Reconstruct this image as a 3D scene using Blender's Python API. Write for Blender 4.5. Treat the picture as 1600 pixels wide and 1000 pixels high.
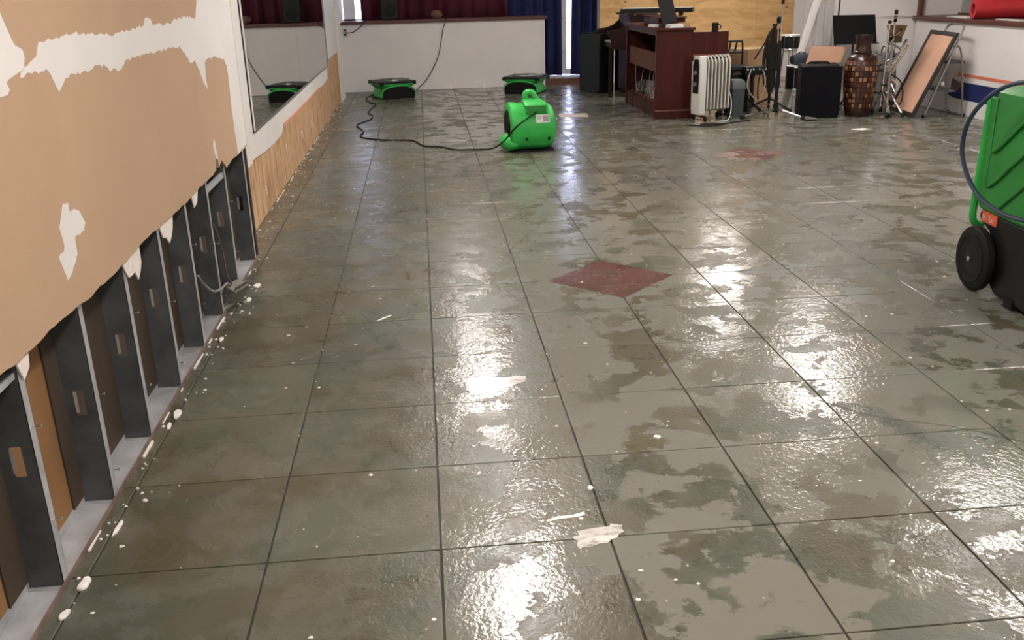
import bpy, bmesh, math, random
from mathutils import Vector, Matrix
random.seed(7)
for o in list(bpy.data.objects): bpy.data.objects.remove(o)
S = bpy.context.scene
COL = S.collection
PI = math.pi

# ------------------------------------------------------------------ camera, world, exposure
FPX, YAW, PITCH, ROLL, CAMH = 1450.3, .0868, .3493, -.0271, 1.5
cd = bpy.data.cameras.new('camera'); cam = bpy.data.objects.new('camera', cd); COL.objects.link(cam)
_F = Vector((math.sin(YAW)*math.cos(PITCH), math.cos(YAW)*math.cos(PITCH), -math.sin(PITCH)))
_r = Vector((math.cos(YAW), -math.sin(YAW), 0)); _u = _r.cross(_F)
_R = _r*math.cos(ROLL) + _u*math.sin(ROLL); _U = _R.cross(_F)
M = Matrix((( _R.x, _U.x, -_F.x, 0), (_R.y, _U.y, -_F.y, 0), (_R.z, _U.z, -_F.z, CAMH), (0, 0, 0, 1)))
cam.matrix_world = M
cd.sensor_width = 36; cd.lens = FPX/1600*36; cd.clip_start = .05; cd.clip_end = 200
S.camera = cam
S.view_settings.view_transform = 'Standard'; S.view_settings.look = 'None'
S.view_settings.gamma = 1; S.view_settings.use_curve_mapping = False
S.view_settings.exposure = 0.8
W = bpy.data.worlds.new('world'); S.world = W; W.use_nodes = True
W.node_tree.nodes['Background'].inputs['Color'].default_value = (.62, .68, 1.0, 1)
W.node_tree.nodes['Background'].inputs['Strength'].default_value = 5.0
LAMP = 27.0            # radiance of the ceiling light diffusers
LAMPCOL = (1.0, .93, .88, 1)

# ------------------------------------------------------------------ materials
MATS = {}
def newmat(name):
    m = bpy.data.materials.new(name); m.use_nodes = True
    nt = m.node_tree; b = nt.nodes['Principled BSDF']
    MATS[name] = m
    return m, nt, b
def nd(nt, t, **k):
    n = nt.nodes.new(t)
    for a, v in k.items():
        if a in n.inputs: n.inputs[a].default_value = v
        else: setattr(n, a, v)
    return n
def mixc(nt, fac, a, b, mode='MIX'):
    n = nt.nodes.new('ShaderNodeMix'); n.data_type = 'RGBA'; n.blend_type = mode
    for sock, v in ((0, fac), (6, a), (7, b)):
        if hasattr(v, 'is_output'): nt.links.new(v, n.inputs[sock])
        elif v is not None:
            n.inputs[sock].default_value = v if sock == 0 else ((*v, 1) if len(v) == 3 else v)
    return n.outputs[2]
def ramp(nt, src, stops, interp='LINEAR'):
    r = nt.nodes.new('ShaderNodeValToRGB'); r.color_ramp.interpolation = interp
    el = r.color_ramp.elements
    while len(el) < len(stops): el.new(.5)
    for e, (p, c) in zip(el, stops):
        e.position = p; e.color = (*c, 1) if not isinstance(c, (int, float)) else (c, c, c, 1)
    nt.links.new(src, r.inputs[0]); return r.outputs[0]
def math_(nt, op, a, b=None, clamp=False):
    n = nt.nodes.new('ShaderNodeMath'); n.operation = op; n.use_clamp = clamp
    for i, v in enumerate((a, b)):
        if v is None: continue
        if hasattr(v, 'is_output'): nt.links.new(v, n.inputs[i])
        else: n.inputs[i].default_value = v
    return n.outputs[0]
def mapr(nt, v, a, b, c=0, d=1, smooth=True):
    n = nt.nodes.new('ShaderNodeMapRange'); n.interpolation_type = 'SMOOTHSTEP' if smooth else 'LINEAR'
    nt.links.new(v, n.inputs[0])
    for i, x in enumerate((a, b, c, d)): n.inputs[i+1].default_value = x
    return n.outputs[0]
def noise(nt, vec, scale, detail=4, rough=.55, dist=0.0):
    n = nd(nt, 'ShaderNodeTexNoise', Scale=scale, Detail=detail, Roughness=rough, Distortion=dist)
    if vec is not None: nt.links.new(vec, n.inputs['Vector'])
    return n.outputs['Fac']
def mat(name, col, rough=.5, metal=0, var=.12, scale=6, bump=0, bscale=60, spec=.5, stretch=None):
    if name in MATS: return MATS[name]
    m, nt, b = newmat(name)
    tc = nt.nodes.new('ShaderNodeTexCoord'); vec = tc.outputs['Object']
    if stretch:
        mp = nt.nodes.new('ShaderNodeMapping'); mp.inputs['Scale'].default_value = stretch
        nt.links.new(vec, mp.inputs[0]); vec = mp.outputs[0]
    f = noise(nt, vec, scale, 5)
    lo = tuple(max(0, c*(1-var)) for c in col); hi = tuple(min(1, c*(1+var)) for c in col)
    c = ramp(nt, f, [(.3, lo), (.7, hi)])
    nt.links.new(c, b.inputs['Base Color'])
    b.inputs['Metallic'].default_value = metal
    rr = mapr(nt, f, .3, .7, max(.02, rough*.85), min(1, rough*1.15)); nt.links.new(rr, b.inputs['Roughness'])
    b.inputs['Specular IOR Level'].default_value = spec
    if bump:
        bp = nd(nt, 'ShaderNodeBump', Strength=bump, Distance=.004)
        nt.links.new(noise(nt, vec, bscale, 4), bp.inputs['Height']); nt.links.new(bp.outputs[0], b.inputs['Normal'])
    return m
def wood(name, a, bcol, rough=.45, scale=5, stretch=(1, 1, .08)):
    if name in MATS: return MATS[name]
    m, nt, b = newmat(name)
    tc = nt.nodes.new('ShaderNodeTexCoord'); mp = nt.nodes.new('ShaderNodeMapping'); mp.inputs['Scale'].default_value = stretch
    nt.links.new(tc.outputs['Object'], mp.inputs[0])
    f = noise(nt, mp.outputs[0], scale*3, 8, .65, .6)
    nt.links.new(ramp(nt, f, [(.3, a), (.68, bcol)]), b.inputs['Base Color'])
    b.inputs['Roughness'].default_value = rough; b.inputs['Specular IOR Level'].default_value = .25
    bp = nd(nt, 'ShaderNodeBump', Strength=.25, Distance=.002); nt.links.new(f, bp.inputs['Height']); nt.links.new(bp.outputs[0], b.inputs['Normal'])
    return m
def emit(name, col, s):
    m, nt, b = newmat(name)
    b.inputs['Base Color'].default_value = (.8, .8, .8, 1)
    b.inputs['Emission Color'].default_value = col; b.inputs['Emission Strength'].default_value = s
    return m

TILE, GX, GY = .4831, -.5062, 2.2525
def floor_mat(name, inlay=None):
    m, nt, b = newmat(name)
    geo = nt.nodes.new('ShaderNodeNewGeometry'); pos = geo.outputs['Position']
    sep = nt.nodes.new('ShaderNodeSeparateXYZ'); nt.links.new(pos, sep.inputs[0])
    # per-tile tint
    gx = math_(nt, 'FLOOR', math_(nt, 'DIVIDE', math_(nt, 'SUBTRACT', sep.outputs[0], GX), TILE))
    gy = math_(nt, 'FLOOR', math_(nt, 'DIVIDE', math_(nt, 'SUBTRACT', sep.outputs[1], GY), TILE))
    cmb = nt.nodes.new('ShaderNodeCombineXYZ'); nt.links.new(gx, cmb.inputs[0]); nt.links.new(gy, cmb.inputs[1])
    wn = nt.nodes.new('ShaderNodeTexWhiteNoise'); nt.links.new(cmb.outputs[0], wn.inputs[0])
    n1 = noise(nt, pos, 1.7, 7, .62, .5)
    n2 = noise(nt, pos, 5.5, 8, .66, .8)
    if inlay: base = ramp(nt, n2, [(.25, tuple(c*.72 for c in inlay)), (.75, tuple(min(1, c*1.2) for c in inlay))])
    else:
        base = ramp(nt, n1, [(.25, (.070, .072, .047)), (.42, (.094, .080, .046)), (.55, (.086, .092, .066)), (.75, (.104, .116, .092))])
        base = mixc(nt, mapr(nt, n2, .38, .72, 0, .5), base, (.136, .121, .083))
        base = mixc(nt, 1.0, base, ramp(nt, wn.outputs[0], [(0, (.86, .86, .86)), (1, (1.14, 1.12, 1.08))]), 'MULTIPLY')
    # standing water film: irregular patches, thinner towards the cut-out wall
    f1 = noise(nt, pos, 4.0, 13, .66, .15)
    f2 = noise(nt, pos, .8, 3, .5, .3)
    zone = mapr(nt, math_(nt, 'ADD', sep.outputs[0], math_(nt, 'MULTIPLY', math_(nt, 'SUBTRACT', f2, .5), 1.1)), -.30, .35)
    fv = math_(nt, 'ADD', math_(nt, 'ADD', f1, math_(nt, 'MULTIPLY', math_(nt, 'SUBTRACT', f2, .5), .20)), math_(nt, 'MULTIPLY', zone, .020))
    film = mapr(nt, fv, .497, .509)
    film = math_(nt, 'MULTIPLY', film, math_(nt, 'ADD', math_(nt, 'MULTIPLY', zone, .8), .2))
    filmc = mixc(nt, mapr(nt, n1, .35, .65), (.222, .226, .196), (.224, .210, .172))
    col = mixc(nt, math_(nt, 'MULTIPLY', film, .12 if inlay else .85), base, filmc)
    nt.links.new(col, b.inputs['Base Color'])
    rb = mapr(nt, n2, .3, .7, .24, .40)
    rough = nt.nodes.new('ShaderNodeMix'); nt.links.new(film, rough.inputs[0]); nt.links.new(rb, rough.inputs[2])
    nt.links.new(mapr(nt, noise(nt, pos, 2.3, 3), .3, .7, .05, .12), rough.inputs[3])
    nt.links.new(rough.outputs[0], b.inputs['Roughness'])
    b.inputs['Specular IOR Level'].default_value = .5
    # granular ripple inside some film patches, and the raised film edge
    rip = noise(nt, pos, 62, 2, .55, .6)
    rip2 = noise(nt, pos, 15, 5, .65, .4)
    gran = mapr(nt, noise(nt, pos, 2.2, 5), .36, .62, .34, 1)
    h = math_(nt, 'ADD', math_(nt, 'MULTIPLY', film, .40), math_(nt, 'ADD', math_(nt, 'MULTIPLY', math_(nt, 'MULTIPLY', rip, gran), 1.15), math_(nt, 'MULTIPLY', rip2, .9)))
    bp = nd(nt, 'ShaderNodeBump', Strength=.36, Distance=.0036); nt.links.new(h, bp.inputs['Height'])
    nt.links.new(bp.outputs[0], b.inputs['Normal'])
    return m

def osb_mat():
    m, nt, b = newmat('osb')
    tc = nt.nodes.new('ShaderNodeTexCoord'); mp = nt.nodes.new('ShaderNodeMapping'); mp.inputs['Scale'].default_value = (1, 1, .12)
    nt.links.new(tc.outputs['Object'], mp.inputs[0])
    v = nd(nt, 'ShaderNodeTexVoronoi', Scale=42, Randomness=1); nt.links.new(mp.outputs[0], v.inputs['Vector'])
    c = ramp(nt, v.outputs['Color'], [(.1, (.46, .26, .13)), (.5, (.60, .37, .20)), (.9, (.72, .48, .28))])
    f = noise(nt, mp.outputs[0], 26, 9, .72, .3)
    c = mixc(nt, mapr(nt, f, .50, .66, 0, .8), c, (.24, .115, .045))
    nt.links.new(c, b.inputs['Base Color']); b.inputs['Roughness'].default_value = .7
    bp = nd(nt, 'ShaderNodeBump', Strength=.5, Distance=.004); nt.links.new(f, bp.inputs['Height']); nt.links.new(bp.outputs[0], b.inputs['Normal'])
    return m
def ply_mat():
    m, nt, b = newmat('plywood')
    tc = nt.nodes.new('ShaderNodeTexCoord'); mp = nt.nodes.new('ShaderNodeMapping'); mp.inputs['Scale'].default_value = (.25, 1, 1)
    nt.links.new(tc.outputs['Object'], mp.inputs[0])
    f = noise(nt, mp.outputs[0], 9, 8, .6, 1.2)
    c = ramp(nt, f, [(.3, (.52, .29, .10)), (.55, (.72, .45, .19)), (.8, (.80, .54, .26))])
    v = nd(nt, 'ShaderNodeTexVoronoi', Scale=5.5); nt.links.new(tc.outputs['Object'], v.inputs['Vector'])
    k = mapr(nt, v.outputs['Distance'], .06, .14, 1, 0)
    c = mixc(nt, k, c, (.24, .12, .045))
    nt.links.new(c, b.inputs['Base Color']); b.inputs['Roughness'].default_value = .6
    return m
def paper_mat():
    m, nt, b = newmat('brown_gypsum_paper')
    geo = nt.nodes.new('ShaderNodeNewGeometry')
    f = noise(nt, geo.outputs['Position'], 1.3, 5); g = noise(nt, geo.outputs['Position'], 90, 3)
    c = ramp(nt, f, [(.3, (.485, .325, .212)), (.7, (.535, .365, .242))])
    c = mixc(nt, mapr(nt, g, .3, .7, 0, .10), c, (.40, .27, .17))
    nt.links.new(c, b.inputs['Base Color']); b.inputs['Roughness'].default_value = .8; b.inputs['Specular IOR Level'].default_value = .25
    return m

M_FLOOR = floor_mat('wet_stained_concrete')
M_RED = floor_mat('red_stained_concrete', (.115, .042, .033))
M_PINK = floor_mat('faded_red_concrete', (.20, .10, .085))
M_GROUT = mat('grout', (.022, .019, .014), .6)
M_PAPER = paper_mat()
M_PAINT = mat('white_wall_paint', (.80, .765, .735), .55, var=.04, scale=3, bump=.12, bscale=70)
M_PLASTER = mat('white_wall', (.78, .75, .735), .6, var=.04, scale=2, bump=.06, bscale=90)
M_GYP = mat('gypsum_core', (.80, .72, .66), .85, var=.08, scale=30, bump=.4)
M_STEEL = mat('galvanised_shade_tone', (.10, .104, .106), .5, .3, var=.3, scale=9, bump=.1)  # stud webs: shade put into the colour of the steel
M_STEELB = mat('galvanised_lit_tone', (.46, .465, .475), .42, .25, var=.2, scale=20)  # lighter copy of the same steel, light on the flanges put into its colour
M_TRACK = mat('dusty_track', (.42, .42, .43), .55, .25, var=.25, scale=8, bump=.2)
M_RUST = mat('rusty_edge', (.20, .135, .105), .7, .1, var=.35, scale=14, bump=.3)
M_BACK = mat('old_backing_board', (.25, .125, .045), .8, var=.3, scale=3)
M_OSB = osb_mat(); M_PLY = ply_mat()
M_BLACK = mat('black_plastic', (.007, .007, .008), .42, var=.25, scale=12, spec=.3)
M_BLACKM = mat('matte_black', (.006, .006, .0065), .65, var=.3, scale=20, bump=.15, spec=.18)
M_RUBBER = mat('rubber', (.010, .010, .010), .7, var=.25, bump=.2, spec=.25)
M_GREEN = mat('green_rotomoulded_plastic', (.035, .46, .075), .42, var=.12, scale=9, bump=.08, bscale=120)
M_GREEN2 = mat('dark_green_plastic', (.026, .25, .039), .45, var=.12, scale=9, bump=.08, bscale=120)
M_CHROME = mat('chrome', (.72, .72, .74), .16, 1, var=.1)
M_GREYM = mat('grey_tube_metal', (.33, .32, .31), .38, .8, var=.12)
M_BROWNTRIM = mat('brown_painted_trim', (.115, .042, .032), .45, var=.25, scale=10)
M_BURG = mat('burgundy_cloth', (.075, .004, .016), .9, var=.25, scale=12, bump=.2, bscale=300)
M_BLUE = mat('navy_cloth', (.008, .013, .072), .9, var=.25, scale=12, bump=.2, bscale=300)
M_MAHOG = wood('mahogany', (.036, .005, .004), (.068, .011, .008), .4, 4)
M_MAHOGD = wood('dark_mahogany', (.016, .005, .005), (.032, .009, .008), .45, 4)
M_HARD = wood('inner_hardboard', (.10, .042, .026), (.15, .065, .042), .7, 4)
M_WHITEM = mat('white_enamel', (.66, .65, .61), .35, var=.05)
M_CREAM = mat('cream_enamel', (.50, .47, .38), .4, var=.06)
M_CARD = mat('cardboard', (.44, .275, .145), .8, var=.1, scale=5)
M_CARDP = mat('pinkish_cardboard', (.52, .30, .20), .8, var=.08, scale=5)
M_PAPERW = mat('white_paper', (.78, .76, .73), .7, var=.04)
M_CEIL = mat('ceiling_tile', (.68, .66, .63), .9, var=.05, bump=.3, bscale=150)
M_CHIP = mat('white_plaster', (.84, .80, .76), .75, var=.1, scale=40)
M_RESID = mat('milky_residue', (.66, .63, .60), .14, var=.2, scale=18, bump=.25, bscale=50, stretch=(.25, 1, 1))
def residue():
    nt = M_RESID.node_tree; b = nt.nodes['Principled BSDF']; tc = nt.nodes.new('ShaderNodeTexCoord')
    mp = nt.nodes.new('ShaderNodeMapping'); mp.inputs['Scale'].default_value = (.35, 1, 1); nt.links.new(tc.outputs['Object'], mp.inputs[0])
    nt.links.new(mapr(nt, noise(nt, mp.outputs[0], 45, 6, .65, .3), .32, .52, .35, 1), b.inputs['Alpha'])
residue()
M_NAVY = mat('blue_wall_paint', (.014, .026, .12), .5, var=.15)
M_ORANGE = mat('orange_wall_paint', (.72, .20, .11), .55, var=.1)
M_GREYW = mat('grey_pane_backing', (.34, .335, .32), .4, var=.06)
M_REDFOAM = mat('red_roll', (.62, .035, .045), .55, var=.1)
M_CORD = mat('dark_cord', (.016, .013, .011), .55, var=.2, spec=.2)
M_HOSE = mat('blue_grey_hose', (.028, .045, .085), .4, var=.2)

# ------------------------------------------------------------------ mesh builder
class MB:
    def __init__(s): s.v = []; s.f = []
    def add(s, vs, fs):
        n = len(s.v); s.v += [tuple(v) for v in vs]; s.f += [tuple(i+n for i in f) for f in fs]; return s
    def box(s, c, d, rz=0, rot=None):
        hx, hy, hz = d[0]/2, d[1]/2, d[2]/2
        R = rot if rot is not None else Matrix.Rotation(rz, 3, 'Z')
        vs = [Vector(c) + R @ Vector((x*hx, y*hy, z*hz)) for z in (-1, 1) for y in (-1, 1) for x in (-1, 1)]
        return s.add(vs, [(0, 2, 3, 1), (4, 5, 7, 6), (0, 1, 5, 4), (2, 6, 7, 3), (0, 4, 6, 2), (1, 3, 7, 5)])
    def b2(s, a, b): return s.box([(a[i]+b[i])/2 for i in range(3)], [abs(b[i]-a[i]) for i in range(3)])
    def loft(s, rings, cap=True, closed=True):
        n = len(rings[0]); vs = [p for r in rings for p in r]; fs = []
        for i in range(len(rings)-1):
            for j in range(n if closed else n-1):
                a, b = i*n+j, i*n+(j+1) % n
                fs.append((a, b, b+n, a+n))
        if cap: fs += [tuple(range(n))[::-1], tuple(range((len(rings)-1)*n, len(rings)*n))]
        return s.add(vs, fs)
    def tube(s, pts, r, n=8, cap=True):
        pts = [Vector(p) for p in pts]; rings = []
        up = Vector((0, 0, 1)); prev = None
        for i, p in enumerate(pts):
            t = (pts[min(i+1, len(pts)-1)] - pts[max(i-1, 0)]).normalized()
            if prev is None:
                a = up if abs(t.z) < .9 else Vector((1, 0, 0))
                x = t.cross(a).normalized()
            else: x = (prev - t*prev.dot(t)).normalized()
            prev = x; y = t.cross(x)
            rr = r[i] if isinstance(r, (list, tuple)) else r
            rings.append([p + (x*math.cos(2*PI*k/n) + y*math.sin(2*PI*k/n))*rr for k in range(n)])
        return s.loft(rings, cap)
    def lathe(s, prof, n=24, c=(0, 0, 0), axis='z', cap=True):
        rings = []
        for r, h in prof:
            ring = []
            for k in range(n):
                a = 2*PI*k/n; u, w = r*math.cos(a), r*math.sin(a)
                p = (u, w, h) if axis == 'z' else ((h, u, w) if axis == 'x' else (w, h, u))
                ring.append((c[0]+p[0], c[1]+p[1], c[2]+p[2]))
            rings.append(ring)
        return s.loft(rings, cap)
    def prism(s, poly, fn, d0, d1):
        n = len(poly); vs = [fn(p, d0) for p in poly] + [fn(p, d1) for p in poly]
        fs = [tuple(range(n))[::-1], tuple(range(n, 2*n))] + [(i, (i+1) % n, (i+1) % n+n, i+n) for i in range(n)]
        return s.add(vs, fs)
    def build(s, name, m, parent=None, smooth=True, bevel=0, loc=None, seg=2, ang=35):
        me = bpy.data.meshes.new(name); me.from_pydata(s.v, [], s.f); me.validate()
        bm = bmesh.new(); bm.from_mesh(me); bmesh.ops.recalc_face_normals(bm, faces=bm.faces); bm.to_mesh(me); bm.free()
        me.materials.append(m)
        if smooth:
            me.polygons.foreach_set('use_smooth', [True]*len(me.polygons)); me.set_sharp_from_angle(angle=math.radians(ang))
        o = bpy.data.objects.new(name, me); COL.objects.link(o)
        if parent is not None: o.parent = parent
        if loc is not None: o.location = loc
        if bevel:
            b = o.modifiers.new('bevel', 'BEVEL'); b.width = bevel; b.segments = seg; b.limit_method = 'ANGLE'; b.harden_normals = False
        return o
def tag(o, label=None, cat=None, group=None, kind=None):
    if label: o['label'] = label
    if cat: o['category'] = cat
    if group: o['group'] = group
    if kind: o['kind'] = kind
    return o
def thing(name, loc, label, cat, rz=0, group=None):
    o = bpy.data.objects.new(name, None); COL.objects.link(o); o.location = loc; o.rotation_euler = (0, 0, rz); o.empty_display_size = .1
    return tag(o, label, cat, group)
def struct(name, mb, m, label, **k):
    o = mb.build(name, m, **k); return tag(o, label, None, None, 'structure')
def spline(pts, n=6):
    pts = [Vector(p) for p in pts]; out = []
    for i in range(len(pts)-1):
        p0, p1, p2, p3 = pts[max(i-1, 0)], pts[i], pts[i+1], pts[min(i+2, len(pts)-1)]
        for k in range(n):
            t = k/n
            out.append(.5*((2*p1) + (p2-p0)*t + (2*p0-5*p1+4*p2-p3)*t*t + (3*p1-p0-3*p2+p3)*t**3))
    out.append(pts[-1]); return out
def rrect(hx, hy, r, z, n=5, cx=0, cy=0):
    out = []
    for sx, sy, a0 in ((1, 1, 0), (-1, 1, PI/2), (-1, -1, PI), (1, -1, 1.5*PI)):
        for k in range(n+1):
            a = a0 + PI/2*k/n
            out.append((cx+sx*(hx-r)+r*math.cos(a), cy+sy*(hy-r)+r*math.sin(a), z))
    return out

# ------------------------------------------------------------------ floor with scored tiles
XW, XD, XM = -1.033, -1.0195, -1.143       # stud face, drywall face, mirror wall face
XR, YB, CZ = 5.87, 14.47, 2.75
fl = MB().b2((-1.3, -3.2, -.15), (7.0, 15.4, -.007))
floor = struct('floor', fl, M_GROUT, 'dark joints between the wet stained concrete floor tiles', smooth=False)
def clip(poly, nx, ny, d):                  # keep nx*x+ny*y >= d
    out = []
    for i, p in enumerate(poly):
        q = poly[(i+1) % len(poly)]
        a, b = nx*p[0]+ny*p[1]-d, nx*q[0]+ny*q[1]-d
        if a >= 0: out.append(p)
        if (a >= 0) != (b >= 0):
            t = a/(a-b); out.append((p[0]+(q[0]-p[0])*t, p[1]+(q[1]-p[1])*t))
    return out
def tile_mb(poly, mb=None):
    mb = mb or MB(); cx = sum(p[0] for p in poly)/len(poly); cy = sum(p[1] for p in poly)/len(poly)
    inset = [(p[0]-math.copysign(.0015, p[0]-cx), p[1]-math.copysign(.0015, p[1]-cy)) for p in poly]
    mb.loft([[(x, y, -.012) for x, y in poly], [(x, y, -.0015) for x, y in poly], [(x, y, 0) for x, y in inset]])
    return mb
DIA = [(3, 5, M_RED), (7, 12, M_PINK)]
DH = .335
proj = lambda p: ((p-Vector((0, 0, CAMH))).dot(_R), (p-Vector((0, 0, CAMH))).dot(_U), (p-Vector((0, 0, CAMH))).dot(_F))
def inview(x, y):
    a, b, c = proj(Vector((x, y, 0)))
    if c < .2: return False
    u, v = 800+FPX*a/c, 500-FPX*b/c
    return -40 < u < 1640 and -40 < v < 1060
cells = []
for i in range(-2, 15):
    for j in range(-11, 26):
        x0, x1 = GX+i*TILE+.0028, GX+(i+1)*TILE-.0028; y0, y1 = GY+j*TILE+.0022, GY+(j+1)*TILE-.0022
        if j == 25: y1 = 14.9
        x0 = max(x0, -1.143); x1 = min(x1, 6.6)
        if x1-x0 < .02: continue
        poly = [(x0, y0), (x1, y0), (x1, y1), (x0, y1)]
        special = False
        for di, dj, _ in DIA:
            X, Y = GX+di*TILE, GY+dj*TILE
            if i in (di-1, di) and j in (dj-1, dj):
                sx, sy = (1 if i == di else -1), (1 if j == dj else -1)
                poly = clip(poly, sx, sy, sx*X+sy*Y+DH+.003); special = True
        vis = any(inview(px, py) for px in (x0, (x0+x1)/2, x1) for py in (y0, (y0+y1)/2, y1))
        c = proj(Vector(((x0+x1)/2, (y0+y1)/2, 0)))[2]
        full = not special and abs(x1-x0-TILE+.0056) < 1e-6 and j != 25
        cells.append((not vis, c, poly, full, ((x0+x1)/2, (y0+y1)/2)))
cells.sort(key=lambda t: (t[0], t[1]))
tmesh = None; rest = MB(); nt_ = 0
for hid, c, poly, full, ctr in cells:
    if hid or nt_ >= 296: tile_mb(poly, rest); continue
    nt_ += 1
    if full and tmesh:
        o = bpy.data.objects.new('tile', tmesh); COL.objects.link(o); o.parent = floor; o.location = (ctr[0], ctr[1], 0); continue
    lp = [(x-ctr[0], y-ctr[1]) for x, y in poly]
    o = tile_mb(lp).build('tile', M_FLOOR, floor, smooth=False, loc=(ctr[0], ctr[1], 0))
    if full: tmesh = o.data
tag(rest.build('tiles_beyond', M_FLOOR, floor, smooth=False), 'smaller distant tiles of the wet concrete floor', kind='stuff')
for di, dj, m in DIA:
    tile_mb([(DH, 0), (0, DH), (-DH, 0), (0, -DH)]).build('diamond_inlay', m, floor, smooth=False, loc=(GX+di*TILE, GY+dj*TILE, 0.0003))['label'] = 'dull red diamond inlay' if m is M_RED else 'faded pinkish diamond inlay'
def crack(pts):
    mb = MB(); pts = spline(pts, 3)
    L = [Vector(p) for p in pts]
    a, b_ = [], []
    for i, p in enumerate(L):
        t = (L[min(i+1, len(L)-1)]-L[max(i-1, 0)]).normalized(); n = Vector((-t.y, t.x, 0))*.0017
        a.append(p+n); b_.append(p-n)
    mb.loft([[(*q.xy, .0008) for q in a], [(*q.xy, .0008) for q in b_]], False, False)
    mb.loft([[(*q.xy, -.001) for q in a], [(*q.xy, -.001) for q in b_]], False, False)
    mb.build('crack', M_GROUT, floor, smooth=False)
crack([(.30, 4.75, 0), (.464, 5.297, 0), (.62, 5.68, 0), (.78, 6.1, 0)])
crack([(1.40, 3.05, 0), (1.50, 2.93, 0), (1.60, 2.85, 0), (1.78, 2.76, 0), (1.95, 2.62, 0)])

# ------------------------------------------------------------------ left wall: cut drywall over open studs
PA = [(2.074, 1.568), (2.458, 1.52), (2.5, 1.461), (2.515, 1.43), (2.545, 1.383), (2.59, 1.368), (2.593, 1.348), (2.574, 1.321), (2.466, 1.304), (2.455, 1.297), (2.465, 1.281), (2.448, 1.27), (2.403, 1.269), (2.196, 1.26), (1.927, 1.264), (1.6, 1.3), (1.6, 1.6)]
PBm = [(2.602, 1.327), (2.638, 1.338), (2.673, 1.346), (2.704, 1.38), (2.777, 1.386), (2.901, 1.387), (2.982, 1.39), (3.105, 1.384), (3.179, 1.375), (3.26, 1.371), (3.283, 1.376), (3.318, 1.366), (3.378, 1.373), (3.453, 1.378), (3.564, 1.373), (3.641, 1.381), (3.734, 1.382), (3.759, 1.408), (3.836, 1.403), (3.851, 1.382), (4.11, 1.372), (4.172, 1.385), (4.405, 1.393), (4.523, 1.384), (4.581, 1.373), (4.661, 1.458), (4.70, 1.75), (4.72, 2.7), (5.448, 2.7), (5.448, 0.668), (5.17, 0.661), (5.168, 0.713), (5.154, 0.801), (5.15, 0.903), (5.168, 1.034), (5.161, 1.126), (5.099, 1.163), (4.89, 1.191), (4.698, 1.192), (4.656, 1.172), (4.638, 1.1), (4.651, 1.054), (4.576, 1.091), (4.533, 1.153), (4.471, 1.2), (4.369, 1.2), (4.291, 1.249), (4.218, 1.28), (4.003, 1.28), (3.719, 1.282), (3.433, 1.278), (3.382, 1.254), (3.343, 1.249), (3.302, 1.265), (3.256, 1.256), (3.22, 1.276), (3.118, 1.288), (3.064, 1.277), (2.975, 1.273), (2.897, 1.282), (2.85, 1.273), (2.814, 1.254), (2.782, 1.241), (2.762, 1.267), (2.743, 1.295), (2.722, 1.309), (2.621, 1.306), (2.545, 1.302), (2.552, 1.314)]
PC = [(2.657, 0.95), (2.694, 0.944), (2.695, 0.916), (2.711, 0.918), (2.733, 0.918), (2.768, 0.903), (2.786, 0.875), (2.796, 0.863), (2.774, 0.843), (2.734, 0.84), (2.698, 0.844), (2.694, 0.816), (2.692, 0.794), (2.66, 0.774), (2.631, 0.758), (2.588, 0.747), (2.574, 0.785), (2.559, 0.822), (2.577, 0.828), (2.601, 0.827), (2.612, 0.839), (2.608, 0.867), (2.603, 0.896), (2.625, 0.918)]
PD = [(4.632, 0.824), (4.651, 0.806), (4.659, 0.748), (4.672, 0.721), (4.63, 0.728), (4.607, 0.763), (4.599, 0.795)]
BOT = [(-3.0, .70), (0, .70), (1.57, 0.69), (1.851, 0.682), (2.096, 0.668), (2.173, 0.66), (2.245, 0.663), (2.335, 0.659), (2.441, 0.663), (2.512, 0.662), (2.587, 0.658), (2.692, 0.651), (2.78, 0.653), (2.904, 0.652), (3.042, 0.656), (3.137, 0.657), (3.29, 0.665), (3.445, 0.667), (3.649, 0.663), (3.947, 0.66), (4.196, 0.668), (4.472, 0.671), (4.60, .676), (4.63, .76), (4.655, .75), (4.674, 0.676), (4.739, 0.703), (4.849, 0.644), (5.0, .66), (5.166, 0.655), (5.302, 0.653), (5.45, .66)]
rag = []
for a, b_ in zip(BOT, BOT[1:]):
    n = max(1, int((b_[0]-a[0])/.035)) if a[0] > 1.5 else 1
    for k in range(n):
        t = k/n; rag.append((a[0]+(b_[0]-a[0])*t, a[1]+(b_[1]-a[1])*t + (random.uniform(-.004, .004) if k else 0)))
rag.append(BOT[-1])
onx = lambda p, d: (d, p[0], p[1])
dw = MB().prism(rag + [(5.45, CZ), (-3.0, CZ)], onx, XW+.0005, XD)
wl = struct('wall_left', dw, M_PAPER, 'left wall of bare brown drywall paper cut off above open steel studs', smooth=False)
def jag(p, amp=.006, lim=.018):
    out = []
    for a, b_ in zip(p, p[1:]+p[:1]):
        out.append(a); L = math.hypot(b_[0]-a[0], b_[1]-a[1]); n = int(L/lim)
        if L > .5: continue
        for k in range(1, n):
            t = k/n; out.append((a[0]+(b_[0]-a[0])*t+random.uniform(-amp, amp)*.5, a[1]+(b_[1]-a[1])*t+random.uniform(-amp, amp)))
    return out
for p in (PA, jag(PBm), jag(PC, .003, .012), PD):
    n = MB().prism(p, onx, XD-.0005, XD+.0011).build('paint_patch', M_PAINT, wl, smooth=False); n['label'] = 'torn patch of white wall paint left on brown paper'
MB().b2((XM-.03, -3.0, 0), (XW-.094, 5.45, CZ)).build('backing_board', M_BACK, wl, smooth=False)
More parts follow.
